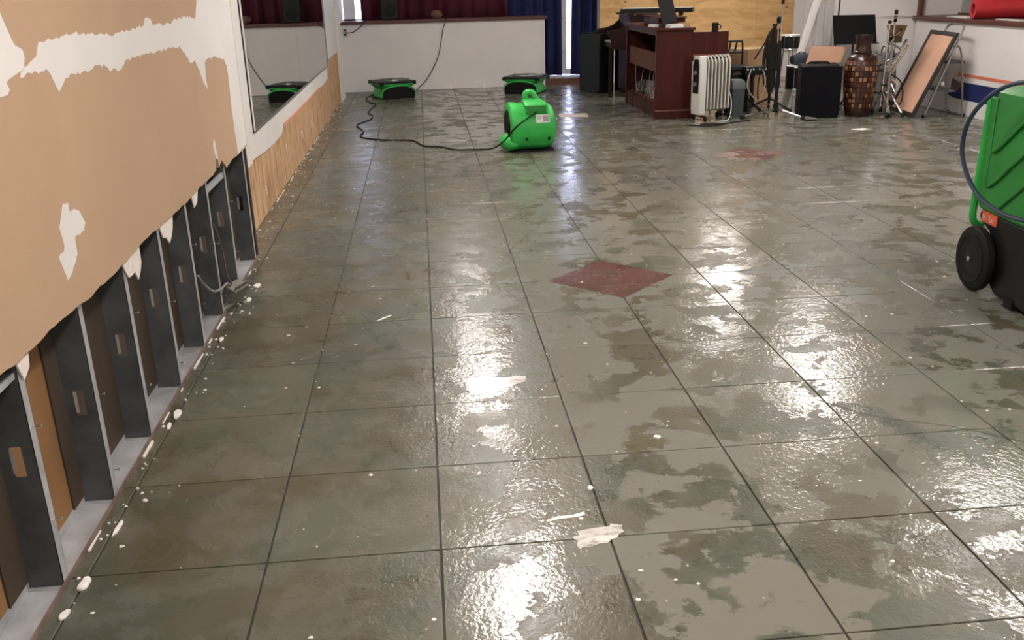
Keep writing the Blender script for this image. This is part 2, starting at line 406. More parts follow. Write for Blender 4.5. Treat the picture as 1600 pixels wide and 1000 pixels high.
# dark strips over parts of the backing board
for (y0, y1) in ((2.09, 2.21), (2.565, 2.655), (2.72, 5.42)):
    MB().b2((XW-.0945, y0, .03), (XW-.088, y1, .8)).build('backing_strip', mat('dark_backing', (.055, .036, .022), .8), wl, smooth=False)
tr = MB().b2((XW-.094, -3.0, .0005), (XW, 5.45, .004)).b2((XW-.094, -3.0, .004), (XW-.092, 5.45, .032))
tr.build('floor_track', M_TRACK, wl, smooth=False)
MB().b2((XW-.0015, -3.0, .001), (XW+.004, 5.45, .016)).build('track_lip', M_RUST, wl, smooth=False)
STY = [-.2, .6, 1.0, 1.42, 1.83, 2.245, 2.69, 3.12, 3.565, 4.005, 4.43, 4.86, 5.40]
hole_y = {2.245: .30, 2.69: .33, 3.12: .36, 3.565: .36, 4.005: .40, 4.43: .40}
for k, y in enumerate(STY):
    w = .034
    # web (faces the camera, with a knock-out), front and rear flange, lips
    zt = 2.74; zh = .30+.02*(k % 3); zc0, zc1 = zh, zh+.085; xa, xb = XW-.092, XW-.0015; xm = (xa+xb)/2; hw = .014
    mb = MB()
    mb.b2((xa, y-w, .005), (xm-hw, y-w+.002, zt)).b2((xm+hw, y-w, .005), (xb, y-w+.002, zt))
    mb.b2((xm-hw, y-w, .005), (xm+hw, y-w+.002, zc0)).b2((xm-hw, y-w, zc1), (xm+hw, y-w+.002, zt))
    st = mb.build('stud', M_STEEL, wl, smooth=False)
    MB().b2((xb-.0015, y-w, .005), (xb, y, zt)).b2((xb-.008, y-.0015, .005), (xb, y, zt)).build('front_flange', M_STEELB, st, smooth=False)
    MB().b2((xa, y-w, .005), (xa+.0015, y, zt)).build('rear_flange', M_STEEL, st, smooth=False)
    MB().b2((xa+.002, y-w-.016, .0045), (xb, y-w, .006)).build('track_tab', M_STEELB, st, smooth=False)
    MB().b2((xm-hw-.002, y-w-.0015, zc0+.01), (xm-hw+.008, y-w-.0005, zc1-.005)).build('knockout_light_strip', mat('painted_hole_light', (.36, .34, .31), .6), st, smooth=False)  # pale strip painted in for light coming through the knock-out
    for zz in ([.20, .47] if k % 2 else [.10, .36]):
        s_ = MB().tube([(XW-.004, y-.017, zz), (XW+.02, y-.016, zz+.001)], .002, 6)
        s_.tube([(XW+.018, y-.016, zz+.001), (XW+.022, y-.016, zz+.001)], [.002, .0055], 8)
        s_.build('screw', M_CHROME, st)
for pl in ([(3.069, .66), (3.278, .66), (3.274, .6), (3.25, .575), (3.216, .554), (3.19, .59), (3.158, .588), (3.121, .59), (3.099, .615)],
           [(3.55, .665), (3.761, .665), (3.73, .61), (3.70, .585), (3.66, .566), (3.62, .60), (3.586, .606)],
           [(4.091, .665), (4.22, .665), (4.176, .615), (4.118, .602)], [(2.20, .66), (2.28, .66), (2.27, .62), (2.23, .60)]):
    MB().prism(pl, onx, XW+.0012, XW+.006).build('drywall_scrap', M_GYP, wl, smooth=False)
MB().b2((XM+.003, 5.43, .006), (XW+.003, 5.466, .66)).build('end_stud', mat('dark_wood_stud', (.06, .04, .032), .75, var=.4, scale=20), wl, smooth=False)
MB().b2((XM, 5.4525, .66), (XD+.001, 5.466, CZ)).build('drywall_return', M_PAINT, wl, smooth=False)
MB().b2((XD-.004, 5.4520, .67), (XD+.0025, 5.467, CZ)).build('corner_bead', M_PAINT, wl, smooth=False)
# horizontal conduit clip high in the bay
MB().b2((XW-.02, 4.44, .60), (XW-.004, 4.86, .625)).build('bracing_strip', M_STEELB, wl, smooth=False)
MB().b2((XW-.03, 1.83, .612), (XW-.008, 2.21, .628)).build('bracing_strip', M_STEELB, wl, smooth=False)

# mirror wall further back
wm = struct('wall_mirror_side', MB().b2((XM-.25, 5.45, 0), (XM-.02, 15.2, CZ)), M_PLASTER, 'left wall behind the mirror and bare sheathing', smooth=False)
osb_poly = [(5.47, .0), (13.42, .0), (13.42, .66), (12.6, .665), (12.0, .66), (11.78, .655), (11.70, .46), (11.2, .44), (10.6, .455), (9.5, .45), (8.4, .452), (7.72, .458), (7.6, .41), (7.2, .40), (6.7, .415), (6.3, .44), (5.47, .44)]
MB().prism(osb_poly, onx, XM-.02, XM-.003).build('sheathing_board', M_OSB, wm, smooth=False)['label'] = 'bare orange-brown strand board at the foot of the wall'
pb = [(p[0], p[1]+.0) for p in osb_poly[2:]][::-1] + [(13.42, .66), (13.42, CZ), (5.47, CZ)]
pb = [(5.47, .44), (6.3, .44), (6.7, .415), (7.2, .40), (7.6, .41), (7.72, .458), (8.4, .452), (9.5, .45), (10.6, .455), (11.2, .44), (11.70, .46), (11.78, .655), (12.0, .66), (12.6, .665), (13.42, .66), (13.42, CZ), (5.47, CZ)]
MB().prism(pb, onx, XM-.02, XM+.006).build('painted_board', M_PAINT, wm, smooth=False)
MB().prism([(7.72, .448), (8.4, .444), (9.5, .444), (10.6, .449), (10.6, .464), (9.5, .462), (8.4, .464), (7.72, .472)], onx, XM-.003, XM+.0075).build('torn_edge', mat('salmon_torn_edge', (.80, .33, .24), .7), wm, smooth=False)
for k in range(5):
    y = random.uniform(6, 13); z = random.uniform(.05, .35)
    MB().prism([(y, z), (y+.012, z+.01), (y+.008, z+.07), (y-.006, z+.06)], onx, XM-.004, XM+.002).build('paint_flake', M_CHIP, wm, smooth=False)
MB().prism([(5.9, .43), (6.18, .43), (6.15, .56), (6.05, .67), (5.95, .70)], onx, XM+.005, XM+.012).build('drywall_scrap', M_GYP, wm, smooth=False)
for y0, y1, t in ((13.43, 13.56, .035), (13.60, 13.66, .05), (13.72, 13.80, .03)):
    MB().b2((XM-.02, y0, 0), (XM+t, y1, 1.02)).build('casing_strip', M_PAINT, wm, smooth=False, bevel=.004)
MB().b2((XM-.02, 13.62, 1.02), (XM+.05, 14.3, CZ)).build('casing_panel', M_PAINT, wm, smooth=False)

wmi = thing('wall_mirror', (XM+.006, 6.38, .60), 'long frameless wall mirror in two panels on the left wall', 'mirror')
mm, nt, b = newmat('mirror_glass'); b.inputs['Metallic'].default_value = 1; b.inputs['Roughness'].default_value = .015
tc = nt.nodes.new('ShaderNodeTexCoord'); nt.links.new(ramp(nt, noise(nt, tc.outputs['Object'], 2, 3), [(.3, (.66, .66, .63)), (.7, (.70, .70, .67))]), b.inputs['Base Color'])
for y0, y1 in ((0, 2.68), (2.684, 5.42)):
    MB().b2((.001, y0, .012), (.006, y1, 1.9)).build('mirror_panel', mm, wmi, smooth=False)
MB().b2((0, -.03, 0), (.012, 5.45, .012)).build('lower_channel', M_GREYM, wmi, smooth=False)
MB().b2((0, -.03, .012), (.014, -.002, 1.93)).build('side_trim', M_PAINT, wmi, smooth=False)
MB().b2((0, -.036, .0), (.008, -.031, 1.93)).build('edge_strip', M_BLACK, wmi, smooth=False)
MB().b2((0, 5.425, .012), (.014, 5.45, 1.93)).build('side_trim', M_GREYM, wmi, smooth=False)

# ------------------------------------------------------------------ back of the room
wb = struct('wall_back', MB().b2((XM-.02, YB, 0), (1.86, YB+.22, .965)), M_PLASTER, 'white half-height wall across the back of the room', smooth=False)
MB().b2((1.845, YB-.006, 0), (1.87, YB+.225, .965)).build('corner_bead', M_PAINT, wb, smooth=False)
for x in (.42, .93): MB().prism([(x-.03, 0), (x+.05, 0), (x+.03, .05), (x-.01, .08)], lambda p, d: (p[0], d, p[1]+.001), YB-.02, YB-.0005).build('drywall_scrap', M_CHIP, wb, smooth=False)
struct('trim_1', MB().b2((XM-.02, YB-.03, .966), (1.91, YB+.28, 1.012)), M_BROWNTRIM, 'dark brown ledge board capping the back half wall', smooth=False, bevel=.006)
struct('wall_back_header', MB().b2((XM-.2, 14.9, 2.35), (2.72, 15.1, CZ)).b2((XM-.2, 14.9, 0), (1.92, 15.1, .97)).b2((2.62, 14.9, 0), (2.72, 15.1, 2.35)), M_PLASTER, 'wall above and below the back windows', smooth=False)
struct('wall_back_right', MB().b2((2.72, YB, 0), (7.0, YB+.3, CZ)), M_PLASTER, 'pale wall behind the plywood panel', smooth=False)
# window with frame
gl, nt, b = newmat('window_glass'); b.inputs['Roughness'].default_value = .02; b.inputs['Transmission Weight'].default_value = 1; b.inputs['IOR'].default_value = 1.05
tc = nt.nodes.new('ShaderNodeTexCoord'); nt.links.new(ramp(nt, noise(nt, tc.outputs['Object'], 3, 2), [(.3, (.93, .94, .96)), (.7, (.96, .97, .98))]), b.inputs['Base Color'])
wf = MB()
wf.b2((-1.13, 14.95, .97), (-.955, 15.03, 2.35))
for x in (-.02, .9, 1.86): wf.b2((x-.035, 14.95, .97), (x+.035, 15.03, 2.35))
wf.b2((-1.15, 14.95, .97), (1.92, 15.03, 1.03)).b2((-1.15, 14.95, 2.29), (1.92, 15.03, 2.35))
w1 = struct('window_1', wf, M_PAINT, 'white framed back window mostly hidden by burgundy curtains', smooth=False)
for x0, x1 in ((-.955, -.055), (.015, .865), (.935, 1.825)): MB().b2((x0, 14.985, 1.03), (x1, 14.99, 2.29)).build('pane', gl, w1, smooth=False)
df = MB().b2((1.92, 14.94, .10), (2.0, 15.02, 2.35)).b2((2.54, 14.94, .10), (2.62, 15.02, 2.35)).b2((2.0, 14.94, 2.25), (2.54, 15.02, 2.35))
d1 = struct('door_1', df, M_PAINT, 'white framed glass door between navy curtains', smooth=False)
MB().b2((2.0, 14.955, .11), (2.27, 15.0, 2.25)).build('door_stile', M_PAINT, d1, smooth=False, bevel=.004)
MB().b2((2.27, 14.955, .11), (2.54, 15.0, .19)).build('door_rail', M_PAINT, d1, smooth=False, bevel=.004)
MB().b2((2.27, 14.975, .19), (2.54, 14.982, 2.25)).build('pane', gl, d1, smooth=False)
for z in (.45, .95): MB().tube([(2.215, 14.955, z), (2.215, 14.945, z)], .012, 10).build('bolt', M_GREYM, d1)
struct('ground', MB().b2((-6, 15.12, -.1), (10, 40, -.02)), mat('outdoor_concrete', (.5, .5, .52), .8), 'pale outdoor paving beyond the glass door', smooth=False)
step = struct('floor_threshold', MB().b2((1.87, 14.52, 0), (2.70, 14.93, .085)), wood('worn_step_wood', (.10, .045, .03), (.20, .10, .07), .5, 3, (.1, 1, 1)), 'worn wooden threshold step under the glass door', smooth=False, bevel=.005)
MB().b2((1.96, 14.62, .086), (2.64, 14.935, .10)).build('threshold_plate', mat('pale_aluminium', (.62, .64, .68), .3, .4), step, smooth=False)

def curtain(name, x0, x1, y, z0, z1, folds, amp, m, label, flare=0, side=0):
    N = folds*10; rings = []
    for iz in range(9):
        t = iz/8; z = z0+(z1-z0)*t; row = []
        for k in range(N+1):
            u = k/N; a = amp*(1-.35*t)
            sway = flare*(1-t)**2*((1-u) if side < 0 else u)
            row.append((x0+(x1-x0)*u + sway + .008*math.sin(3.1*k), y + a*math.sin(u*folds*2*PI+.4*math.sin(t*3+u*5)) + .4*a*math.sin(u*folds*4.7+1.3), z))
        rings.append(row)
    o = MB().loft(rings, False, False).build(name, m, None, ang=80)
    s = o.modifiers.new('solid', 'SOLIDIFY'); s.thickness = .004
    return tag(o, label, 'curtain')
curtain('curtain', -.86, .36, 14.83, 1.0, 2.42, 6, .030, M_BURG, 'burgundy curtain hanging above the ledge behind the small speaker')
curtain('curtain', .33, 1.36, 14.83, 1.0, 2.42, 5, .030, M_BURG, 'burgundy curtain above the ledge, next to the navy curtain')
curtain('curtain', 1.33, 2.185, 14.84, .11, 2.42, 5, .028, M_BLUE, 'navy curtain left of the bright glass door')
curtain('curtain', 2.35, 2.93, 14.84, .11, 2.42, 4, .028, M_BLUE, 'navy curtain right of the bright glass door', flare=-.03, side=-1)
struct('trim_2', MB().tube([(-1.1, 14.83, 2.44), (2.9, 14.83, 2.44)], .015, 10), M_GREYM, 'curtain rail along the back windows')
# plywood sheets
pl = thing('plywood_panel', (2.70, YB-.02, .46), 'yellow plywood sheets boarding up the back wall opening', 'plywood panel')
for x0, x1 in ((0, 1.21), (1.213, 2.42), (2.423, 3.0)):
    MB().b2((x0, 0, 0), (x1, .018, 1.95)).build('plywood_sheet', M_PLY, pl, smooth=False)
MB().b2((0, -.006, 1.95-.8), (.45, -.001, 1.95-.74)).build('smudge_board', mat('grey_board', (.2, .15, .09), .8), pl, smooth=False)
struct('trim_3', MB().b2((2.72, YB-.035, .40), (5.8, YB-.001, .46)), M_PAINT, 'white trim under the plywood sheets', smooth=False)

# ------------------------------------------------------------------ right side
wr = struct('wall_right', MB().b2((XR, -3.0, 0), (XR+.25, 11.05, .955)), M_PLASTER, 'white half wall on the right with a navy band and orange stripe', smooth=False)
MB().prism([(3, .155), (10.05, .165), (10.2, .20), (10.0, .235), (10.1, .27), (9.85, .31), (9.9, .345), (3, .36)], onx, XR-.003, XR-.0003).build('painted_band', M_NAVY, wr, smooth=False)
MB().b2((XR-.003, 3, .405), (XR-.0003, 10.0, .437)).build('painted_stripe', M_ORANGE, wr, smooth=False)
MB().prism([(10.12, .25), (9.98, .24), (9.93, .30), (9.86, .32), (9.90, .36), (9.97, .345), (10.10, .37)], onx, XR-.0045, XR-.0031).build('bare_patch', M_RUST, wr, smooth=False)
struct('trim_4', MB().b2((XR-.03, -3.0, .956), (XR+.58, 11.095, 1.0)), M_BROWNTRIM, 'dark brown ledge board capping the right half wall', smooth=False, bevel=.006)
w2f = MB().b2((XR+.02, 11.03, 1.0), (XR+.065, 11.095, 2.3)).b2((XR+.53, -3.0, 1.0), (XR+.575, 11.09, 1.02)).b2((XR+.53, 9.83, 1.0), (XR+.575, 9.87, 2.3))
w2 = struct('window_2', w2f, M_BROWNTRIM, 'brown framed grey panes above the right ledge', smooth=False)
MB().b2((XR+.565, 9.87, 1.02), (XR+.575, 11.09, 2.3)).build('pane', M_GREYW, w2, smooth=False)
MB().b2((XR+.565, -3, 1.02), (XR+.575, 9.83, 2.3)).build('pane', mat('darker_grey_pane', (.16, .158, .15), .4), w2, smooth=False)
struct('wall_right_upper', MB().b2((XR+.58, -3.0, .0), (XR+.75, 11.1, CZ)), M_PLASTER, 'upper right wall above the ledge', smooth=False)
struct('wall_return', MB().b2((4.86, 11.10, 0), (6.7, 11.25, CZ)), M_PLASTER, 'white wall section behind the vase and cymbal stand', smooth=False)
struct('wall_right_recess', MB().b2((6.6, 11.25, 0), (6.8, YB+.2, CZ)), M_PLASTER, 'side wall of the far recess', smooth=False)
struct('wall_front', MB().b2((-1.4, -3.2, 0), (6.7, -3.0, CZ)), M_PLASTER, 'wall behind the viewer', smooth=False)
ceil = struct('ceiling', MB().b2((-1.5, -3.2, CZ), (7.0, 15.2, CZ+.1)), M_CEIL, 'white ceiling above the room', smooth=False)
# ceiling lights
M_LAMP = emit('lamp_diffuser', LAMPCOL, LAMP); M_LAMPDIM = emit('added_dim_diffuser', LAMPCOL, LAMP*.3)  # second one: dim glow added to an unlit lamp to brighten the back wall
li = 0
for x in (.50, 4.12):
    for y, nm in ((-1.3, 'first'), (2.2, 'second'), (5.68, 'third'), (9.12, 'fourth'), (12.4, 'fifth')):
        t = thing('ceiling_light', (x, y, CZ-.06), '%s ceiling light panel from the viewer, %s row' % (nm, 'left' if x < 2 else 'right'), 'ceiling light', group='ceiling light panels')
        MB().b2((-.21, -.60, .0), (-.18, .60, .0595)).b2((.18, -.60, 0), (.21, .60, .0595)).b2((-.18, -.60, 0), (.18, -.57, .0595)).b2((-.18, .57, 0), (.18, .60, .0595)).build('frame', M_WHITEM, t, smooth=False)
        MB().b2((-.18, -.57, .012), (.18, .57, .02)).build('diffuser', M_LAMPDIM if (x < 2 and y > 12) else M_LAMP, t, smooth=False)

# ------------------------------------------------------------------ green equipment
def air_mover():
    t = thing('air_mover', (.99, 8.80, 0), 'round green air mover fan standing in the middle of the wet floor', 'air mover', rz=.06)
    R = .215
    prof = [(.155, -.215), (.205, -.222), (R+.012, -.205), (R+.012, -.17), (R+.003, -.14)]
    for k in range(8): a = k/7*PI/2*.9; prof.append((R-.0-.075*(1-math.cos(a)), .10+.115*math.sin(a)))
    prof.append((.06, .222))
    rings = []
    for r, h in prof:
        ring = []
        for k in range(40):
            a = 2*PI*k/40; y, z = r*math.cos(a), r*math.sin(a)
            z = max(.012, z+R+.004)
            if z < .10: y *= 1+.10*(1-z/.10)*(r/R)
            ring.append((h, y, z))
        rings.append(ring)
    MB().loft(rings).build('housing', M_GREEN, t, ang=50)
    MB().lathe([(.158, -.2245), (.158, -.2165)], 36, (0, 0, R+.004), 'x').build('inlet', M_BLACKM, t)
    g = MB()
    for r in (.05, .085, .12, .15): g.tube([(-.226, r*math.cos(a*PI/12), R+.004+r*math.sin(a*PI/12)) for a in range(25)], .003, 5, False)
    for k in range(6): a = k*PI/3; g.tube([(-.226, 0, R+.004), (-.226, .155*math.cos(a), R+.004+.155*math.sin(a))], .003, 5)
    g.build('inlet_grille', M_BLACK, t)
    # outlet lobe in front on the left
    rings = []
    for k in range(9):
        a = -PI/2+PI*k/8; c = math.cos(a)
        ring = []
        for j in range(20):
            b_ = 2*PI*j/20
            ring.append((-.20+.105*math.sin(a), -.03+.17*max(.05, c)*math.cos(b_), max(.012, .085+.085*max(.05, c)*math.sin(b_))))
        rings.append(ring)
    MB().loft(rings).build('outlet_lip', M_GREEN, t, ang=60)
    MB().b2((-.19, -.15, 0), (.20, .17, .014)).build('base_pad', M_BLACKM, t, smooth=False)
    # control housing and carrying handle
    rings = [rrect(.10, .09, .02, .36, 3, .03, -.10), rrect(.105, .10, .02, .43, 3, .025, -.09), rrect(.10, .085, .02, .455, 3, .015, -.07), rrect(.075, .06, .02, .475, 3, 0, -.04)]
    hd = MB().loft(rings).build('control_housing', M_GREEN, t, ang=40)
    MB().b2((-.055, -.205, .375), (.11, -.195, .43)).build('control_panel', M_GREEN2, hd, smooth=False, bevel=.004)
    MB().tube(spline([(-.055, -.03, .45), (-.05, -.03, .515), (-.02, -.035, .535), (.02, -.04, .525), (.05, -.05, .47), (.12, -.05, .41)], 5), .028, 10).build('handle', M_GREEN, t)
    MB().b2((-.055, -.06, .46), (-.03, .04, .52)).build('handle_post', M_GREEN, t, smooth=False, bevel=.008)
    def onbody(x, z, e):     # point on the curved housing facing the viewer
        zz = z-R-.004; return (x, -math.sqrt(max(0, (R+e)**2-zz*zz)), z)
    def patch(x0, x1, z0, z1, e):
        return MB().loft([[onbody(x, z0+(z1-z0)*k/6, e) for k in range(7)] for x in (x0, x1)], False, False)
    lb = patch(.02, .145, .275, .345, .0035).build('rating_label', M_PAPERW, t)
    lb['label'] = 'white printed rating label'
    patch(.085, .138, .285, .338, .0045).build('label_print', mat('label_grey', (.34, .30, .28), .6), lb)
    patch(.028, .078, .322, .328, .0045).build('label_line', mat('label_grey', (.3, .3, .3), .6), lb)
    patch(.028, .070, .305, .311, .0045).build('label_line', mat('label_grey', (.3, .3, .3), .6), lb)
    patch(-.06, .13, .118, .138, .006).build('moulded_rib', M_GREEN, t)
    for x in (-.07, .14):
        p = onbody(x, .128, -.004); MB().tube([p, (p[0], p[1]-.014, p[2]-.004)], .013, 12).build('bolt', M_BLACK, t)
    return t
air_mover()

def floor_fan(loc, rz, label):
    t = thing('floor_fan', loc, label, 'floor fan', rz, 'low-profile fans along the back wall')
    def ring(h, z, r=.05): return rrect(h, h, r, z, 4)
    MB().loft([ring(.250, .015), ring(.252, .035), ring(.215, .10), ring(.212, .135), ring(.262, .19), ring(.262, .205)]).build('body', M_GREEN, t, ang=30)
    MB().loft([ring(.248, 0), ring(.25, .014)]).build('base', M_BLACK, t)
    MB().loft([ring(.268, .205, .07), ring(.268, .228, .07), ring(.235, .236, .07)]).build('top_ring', M_BLACK, t)
    g = MB()
    for r in (.05, .09, .13, .17, .21): g.tube([(r*math.cos(a*PI/12), r*math.sin(a*PI/12), .243) for a in range(25)], .0035, 5, False)
    for k in range(8): a = k*PI/4; g.tube([(0, 0, .245), (.215*math.cos(a), .215*math.sin(a), .240)], .0035, 5)
    g.build('top_grille', M_GREYM, t)
    MB().lathe([(.0, .236), (.045, .24), (.045, .25), (.0, .253)], 16).build('hub', M_BLACK, t)
    for k in range(4):
        a = PI/4+k*PI/2; MB().lathe([(.03, .185), (.036, .2), (.036, .225), (.02, .236)], 10, (.335*math.cos(a), .335*math.sin(a), 0)).build('corner_foot', M_BLACK, t)
    # arched outlet on the face turned to the room
    arch = [(-.235, 0.004)] + [(-.235*math.cos(PI*k/14), .05+.115*math.sin(PI*k/14)**.6) for k in range(15)] + [(.235, .004)]
    MB().prism(arch, lambda p, d: (p[0], d, p[1]), -.262, -.16).build('outlet', M_BLACKM, t, smooth=False)
    ar2 = [(p[0]*1.06, p[1]*1.06) for p in arch[1:-1]]
    tb = MB().tube([(x, -.258, z) for x, z in ar2], .010, 6); tb.build('outlet_rim', M_GREEN, t)
    for z in (.05, .09, .125): MB().b2((-.20, -.2655, z), (.20, -.263, z+.006)).build('louvre', M_BLACK, t, smooth=False)
    MB().b2((.18, -.05, .237), (.25, .05, .244)).build('switch_plate', M_GREYM, t, smooth=False)
    return t
floor_fan((-.43, 13.63, 0), .38, 'low green fan with a cord, near the left end of the back wall')
floor_fan((1.475, 13.62, 0), -.42, 'low green fan standing before the right end of the back half wall')

def dehumidifier():
    t = thing('dehumidifier', (2.91, 3.92, 0), 'large green dehumidifier on black wheels at the right edge', 'dehumidifier', rz=-.07)
    x0, x1, y0, y1 = -.25, .27, -.36, .33
    def rg(hx, hy, z, r=.045): return rrect(hx, hy, r, z, 4, .01, -.015)
    hx, hy = .26, .345
    MB().loft([rg(hx-.008, hy-.008, .398), rg(hx, hy, .412), rg(hx-.002, hy-.002, .90), rg(hx-.012, hy-.015, .955), rg(hx-.05, hy-.06, .985)]).build('cabinet', M_GREEN2, t, ang=28)
    # moulded slanting ridges on the side panel
    for k in range(6):
        zb = .20+k*.165; pts = []
        for s_ in range(15):
            u = s_/14; pts.append((.235-u*.54, zb + .40*(3*u*u-2*u**3) + .03*math.sin(u*PI*2)))
        band = [(y, z) for y, z in pts if .43 < z < .93]
        if len(band) < 4: continue
        band = band + [(y, z-.022) for y, z in band[::-1]]
        MB().prism(band, lambda p, d: (d, p[0], p[1]), -.264, -.249).build('ridge', M_GREEN2, t, bevel=.006)
    MB().b2((-.256, .26, .43), (-.246, .31, .93)).build('corner_strip', M_GREEN2, t, bevel=.006)
    hd = MB().tube(spline([(-.20, .335, .30), (-.252, .332, .34), (-.256, .325, .5), (-.250, .322, .93)], 4), .018, 8).build('side_rail', M_GREEN, t)
    base = [(.36, .02), (-.42, .02), (-.42, .30), (-.38, .335), (.30, .34), (.335, .30)]
    base = [(.14, .06), (.08, .02), (-.36, .02), (-.36, .36), (-.34, .398), (.29, .398), (.315, .37), (.30, .34), (.20, .30)]
    MB().prism(base, lambda p, d: (d, p[0], p[1]), -.235, .255).build('base', M_BLACK, t, smooth=False, bevel=.015)
    MB().b2((-.24, -.1, .0), (-.16, -.03, .05)).build('foot', M_RUBBER, t, smooth=False)
    MB().b2((.16, -.1, .0), (.24, -.03, .05)).build('foot', M_RUBBER, t, smooth=False)
    for sx in (-1, 1):
        xx = -.262 if sx < 0 else .262
        c = (xx, .235, .161)
        w = MB().lathe([(.10, -.022), (.146, -.024), (.158, -.015), (.161, 0), (.158, .015), (.146, .024), (.10, .022)], 36, c, 'x').build('wheel', M_RUBBER, t, ang=40)
        MB().lathe([(.012, -.026), (.10, -.020), (.116, -.026), (.116, .026), (.10, .020), (.012, .026)], 30, c, 'x').build('wheel_disc', M_BLACK, w, ang=20)
        MB().lathe([(.013, -.036), (.013, .036)], 10, c, 'x').build('axle_cap', M_CHROME, w)
    lab = MB()
    for z in (0,): lab.prism([(.275, .393), (.135, .393), (.135, .340), (.275, .340)], lambda p, d: (d, p[0], p[1]), -.2385, -.2355)
    lb = lab.build('brand_label', mat('orange_label', (.85, .13, .055), .5, var=.1), t, smooth=False); lb['label'] = 'orange label with white lettering'
    LET = {'D': [((0, 0), (0, 1)), ((0, 1), (.6, .8)), ((.6, .8), (.6, .2)), ((.6, .2), (0, 0))], 'r': [((0, 0), (0, .7)), ((0, .5), (.4, .7))], 'i': [((.1, 0), (.1, .7)), ((.1, .85), (.1, 1))],
           '-': [((0, .4), (.5, .4))], 'E': [((0, 0), (0, 1)), ((0, 1), (.5, 1)), ((0, .5), (.4, .5)), ((0, 0), (.5, 0))], 'a': [((.5, 0), (.5, .6)), ((.5, .6), (0, .6)), ((0, .6), (0, 0)), ((0, 0), (.5, 0))],
           'z': [((0, .6), (.5, .6)), ((.5, .6), (0, 0)), ((0, 0), (.5, 0))]}
    yy = .264; lt = MB()
    for ch in 'Dri-Eaz':
        for (a, b_) in LET[ch]:
            f_ = lambda p: (-.2392, yy-p[0]*.020, .353+p[1]*.024)
            lt.tube([f_(a), f_(b_)], .0016, 4)
        yy -= .0155
    lt.build('lettering', M_PAPERW, lb)
    return t
dehumidifier()
hose = [(2.60, 3.55, 1.02), (2.58, 3.80, 1.045), (2.56, 4.008, .997), (2.545, 4.175, .86), (2.545, 4.219, .70), (2.545, 4.13, .57), (2.545, 3.978, .493), (2.55, 3.75, .47), (2.60, 3.5, .50), (2.632, 3.40, .56)]
tag(MB().tube(spline(hose, 6), .0105, 8).build('drain_hose', M_HOSE), 'dark blue hose looping beside the large green dehumidifier', 'hose')

# cords
cord = [(-.70, 13.55, .06), (-.80, 13.426, .007), (-.728, 13.026, .007), (-.64, 12.782, .007), (-.659, 12.443, .007), (-.701, 11.939, .007), (-.631, 11.617, .007), (-.646, 11.277, .007), (-.755, 10.96, .007), (-.767, 10.779, .007), (-.67, 10.313, .007), (-.689, 10.044, .007), (-.632, 9.854, .007), (-.407, 9.668, .007), (-.132, 9.555, .007), (-.024, 9.208, .007), (.149, 9.088, .007), (.279, 8.906, .007), (.50, 8.86, .007), (.62, 8.72, .035), (.72, 8.60, .12), (.82, 8.555, .24), (.95, 8.57, .33), (1.08, 8.63, .40)]
tag(MB().tube(spline(cord, 6), .0075, 6).build('power_cord', M_CORD), 'dark cord winding over the floor from the low fan to the round air mover', 'cord')
tag(MB().tube(spline([(.40, 14.425, 1.02), (.385, 14.425, .97), (.345, 14.44, .86), (.32, 14.45, .735), (.249, 14.455, .462), (.079, 14.44, .17), (-.06, 14.38, .04), (-.14, 14.1, .008), (-.2, 13.87, .03)], 6), .0065, 6).build('power_cord', M_CORD), 'dark cord hanging from the back ledge down the white half wall', 'cord')
tag(MB().tube(spline([(-.79, 14.425, 1.02), (-.82, 14.43, .97), (-.90, 14.44, .91), (-.97, 14.445, .865), (-1.03, 14.45, .855), (-1.09, 14.45, .86)], 6), .0065, 6).build('power_cord', M_CORD), 'short dark cord running to the socket in the back left corner', 'cord')
t = thing('wall_socket', (-1.09, YB-.001, .86), 'small socket with plugs low in the back left corner', 'socket')
MB().b2((-.035, -.008, -.06), (.035, -.001, .06)).build('plate', M_WHITEM, t, smooth=False, bevel=.003)
for z in (-.03, .03): MB().b2((-.017, -.03, z-.014), (.017, -.008, z+.014)).build('plug', M_BLACK, t, smooth=False, bevel=.004)
# on the ledge
t = thing('ledge_speaker', (-.42, YB+.10, 1.0125), 'black speaker box standing on the back ledge', 'speaker')
MB().b2((-.135, -.085, 0), (.135, .10, .36)).build('cabinet', M_BLACKM, t, smooth=False, bevel=.012)
MB().b2((-.118, -.092, .02), (.118, -.086, .34)).build('grille', M_BLACK, t, smooth=False)
MB().lathe([(.075, -.004), (.08, .004)], 20, (0, -.096, .13), 'y').build('cone', M_RUBBER, t)
t = thing('round_basket', (.262, YB+.08, 1.0125), 'small round brown ball-shaped basket on the back ledge', 'basket')
MB().lathe([(.02, 0), (.06, .008), (.085, .04), (.088, .07), (.07, .10), (.035, .118), (0, .122)], 20).build('body', mat('brown_wicker', (.15, .075, .05), .8, var=.4, scale=40, bump=.5), t)
for k in range(4): MB().lathe([(.086-.012*k*k*.35, .045+.02*k), (.091-.012*k*k*.35, .05+.02*k), (.086-.012*k*k*.35, .055+.02*k)], 20, cap=False).build('woven_band', mat('brown_wicker_light', (.22, .12, .08), .8), t)

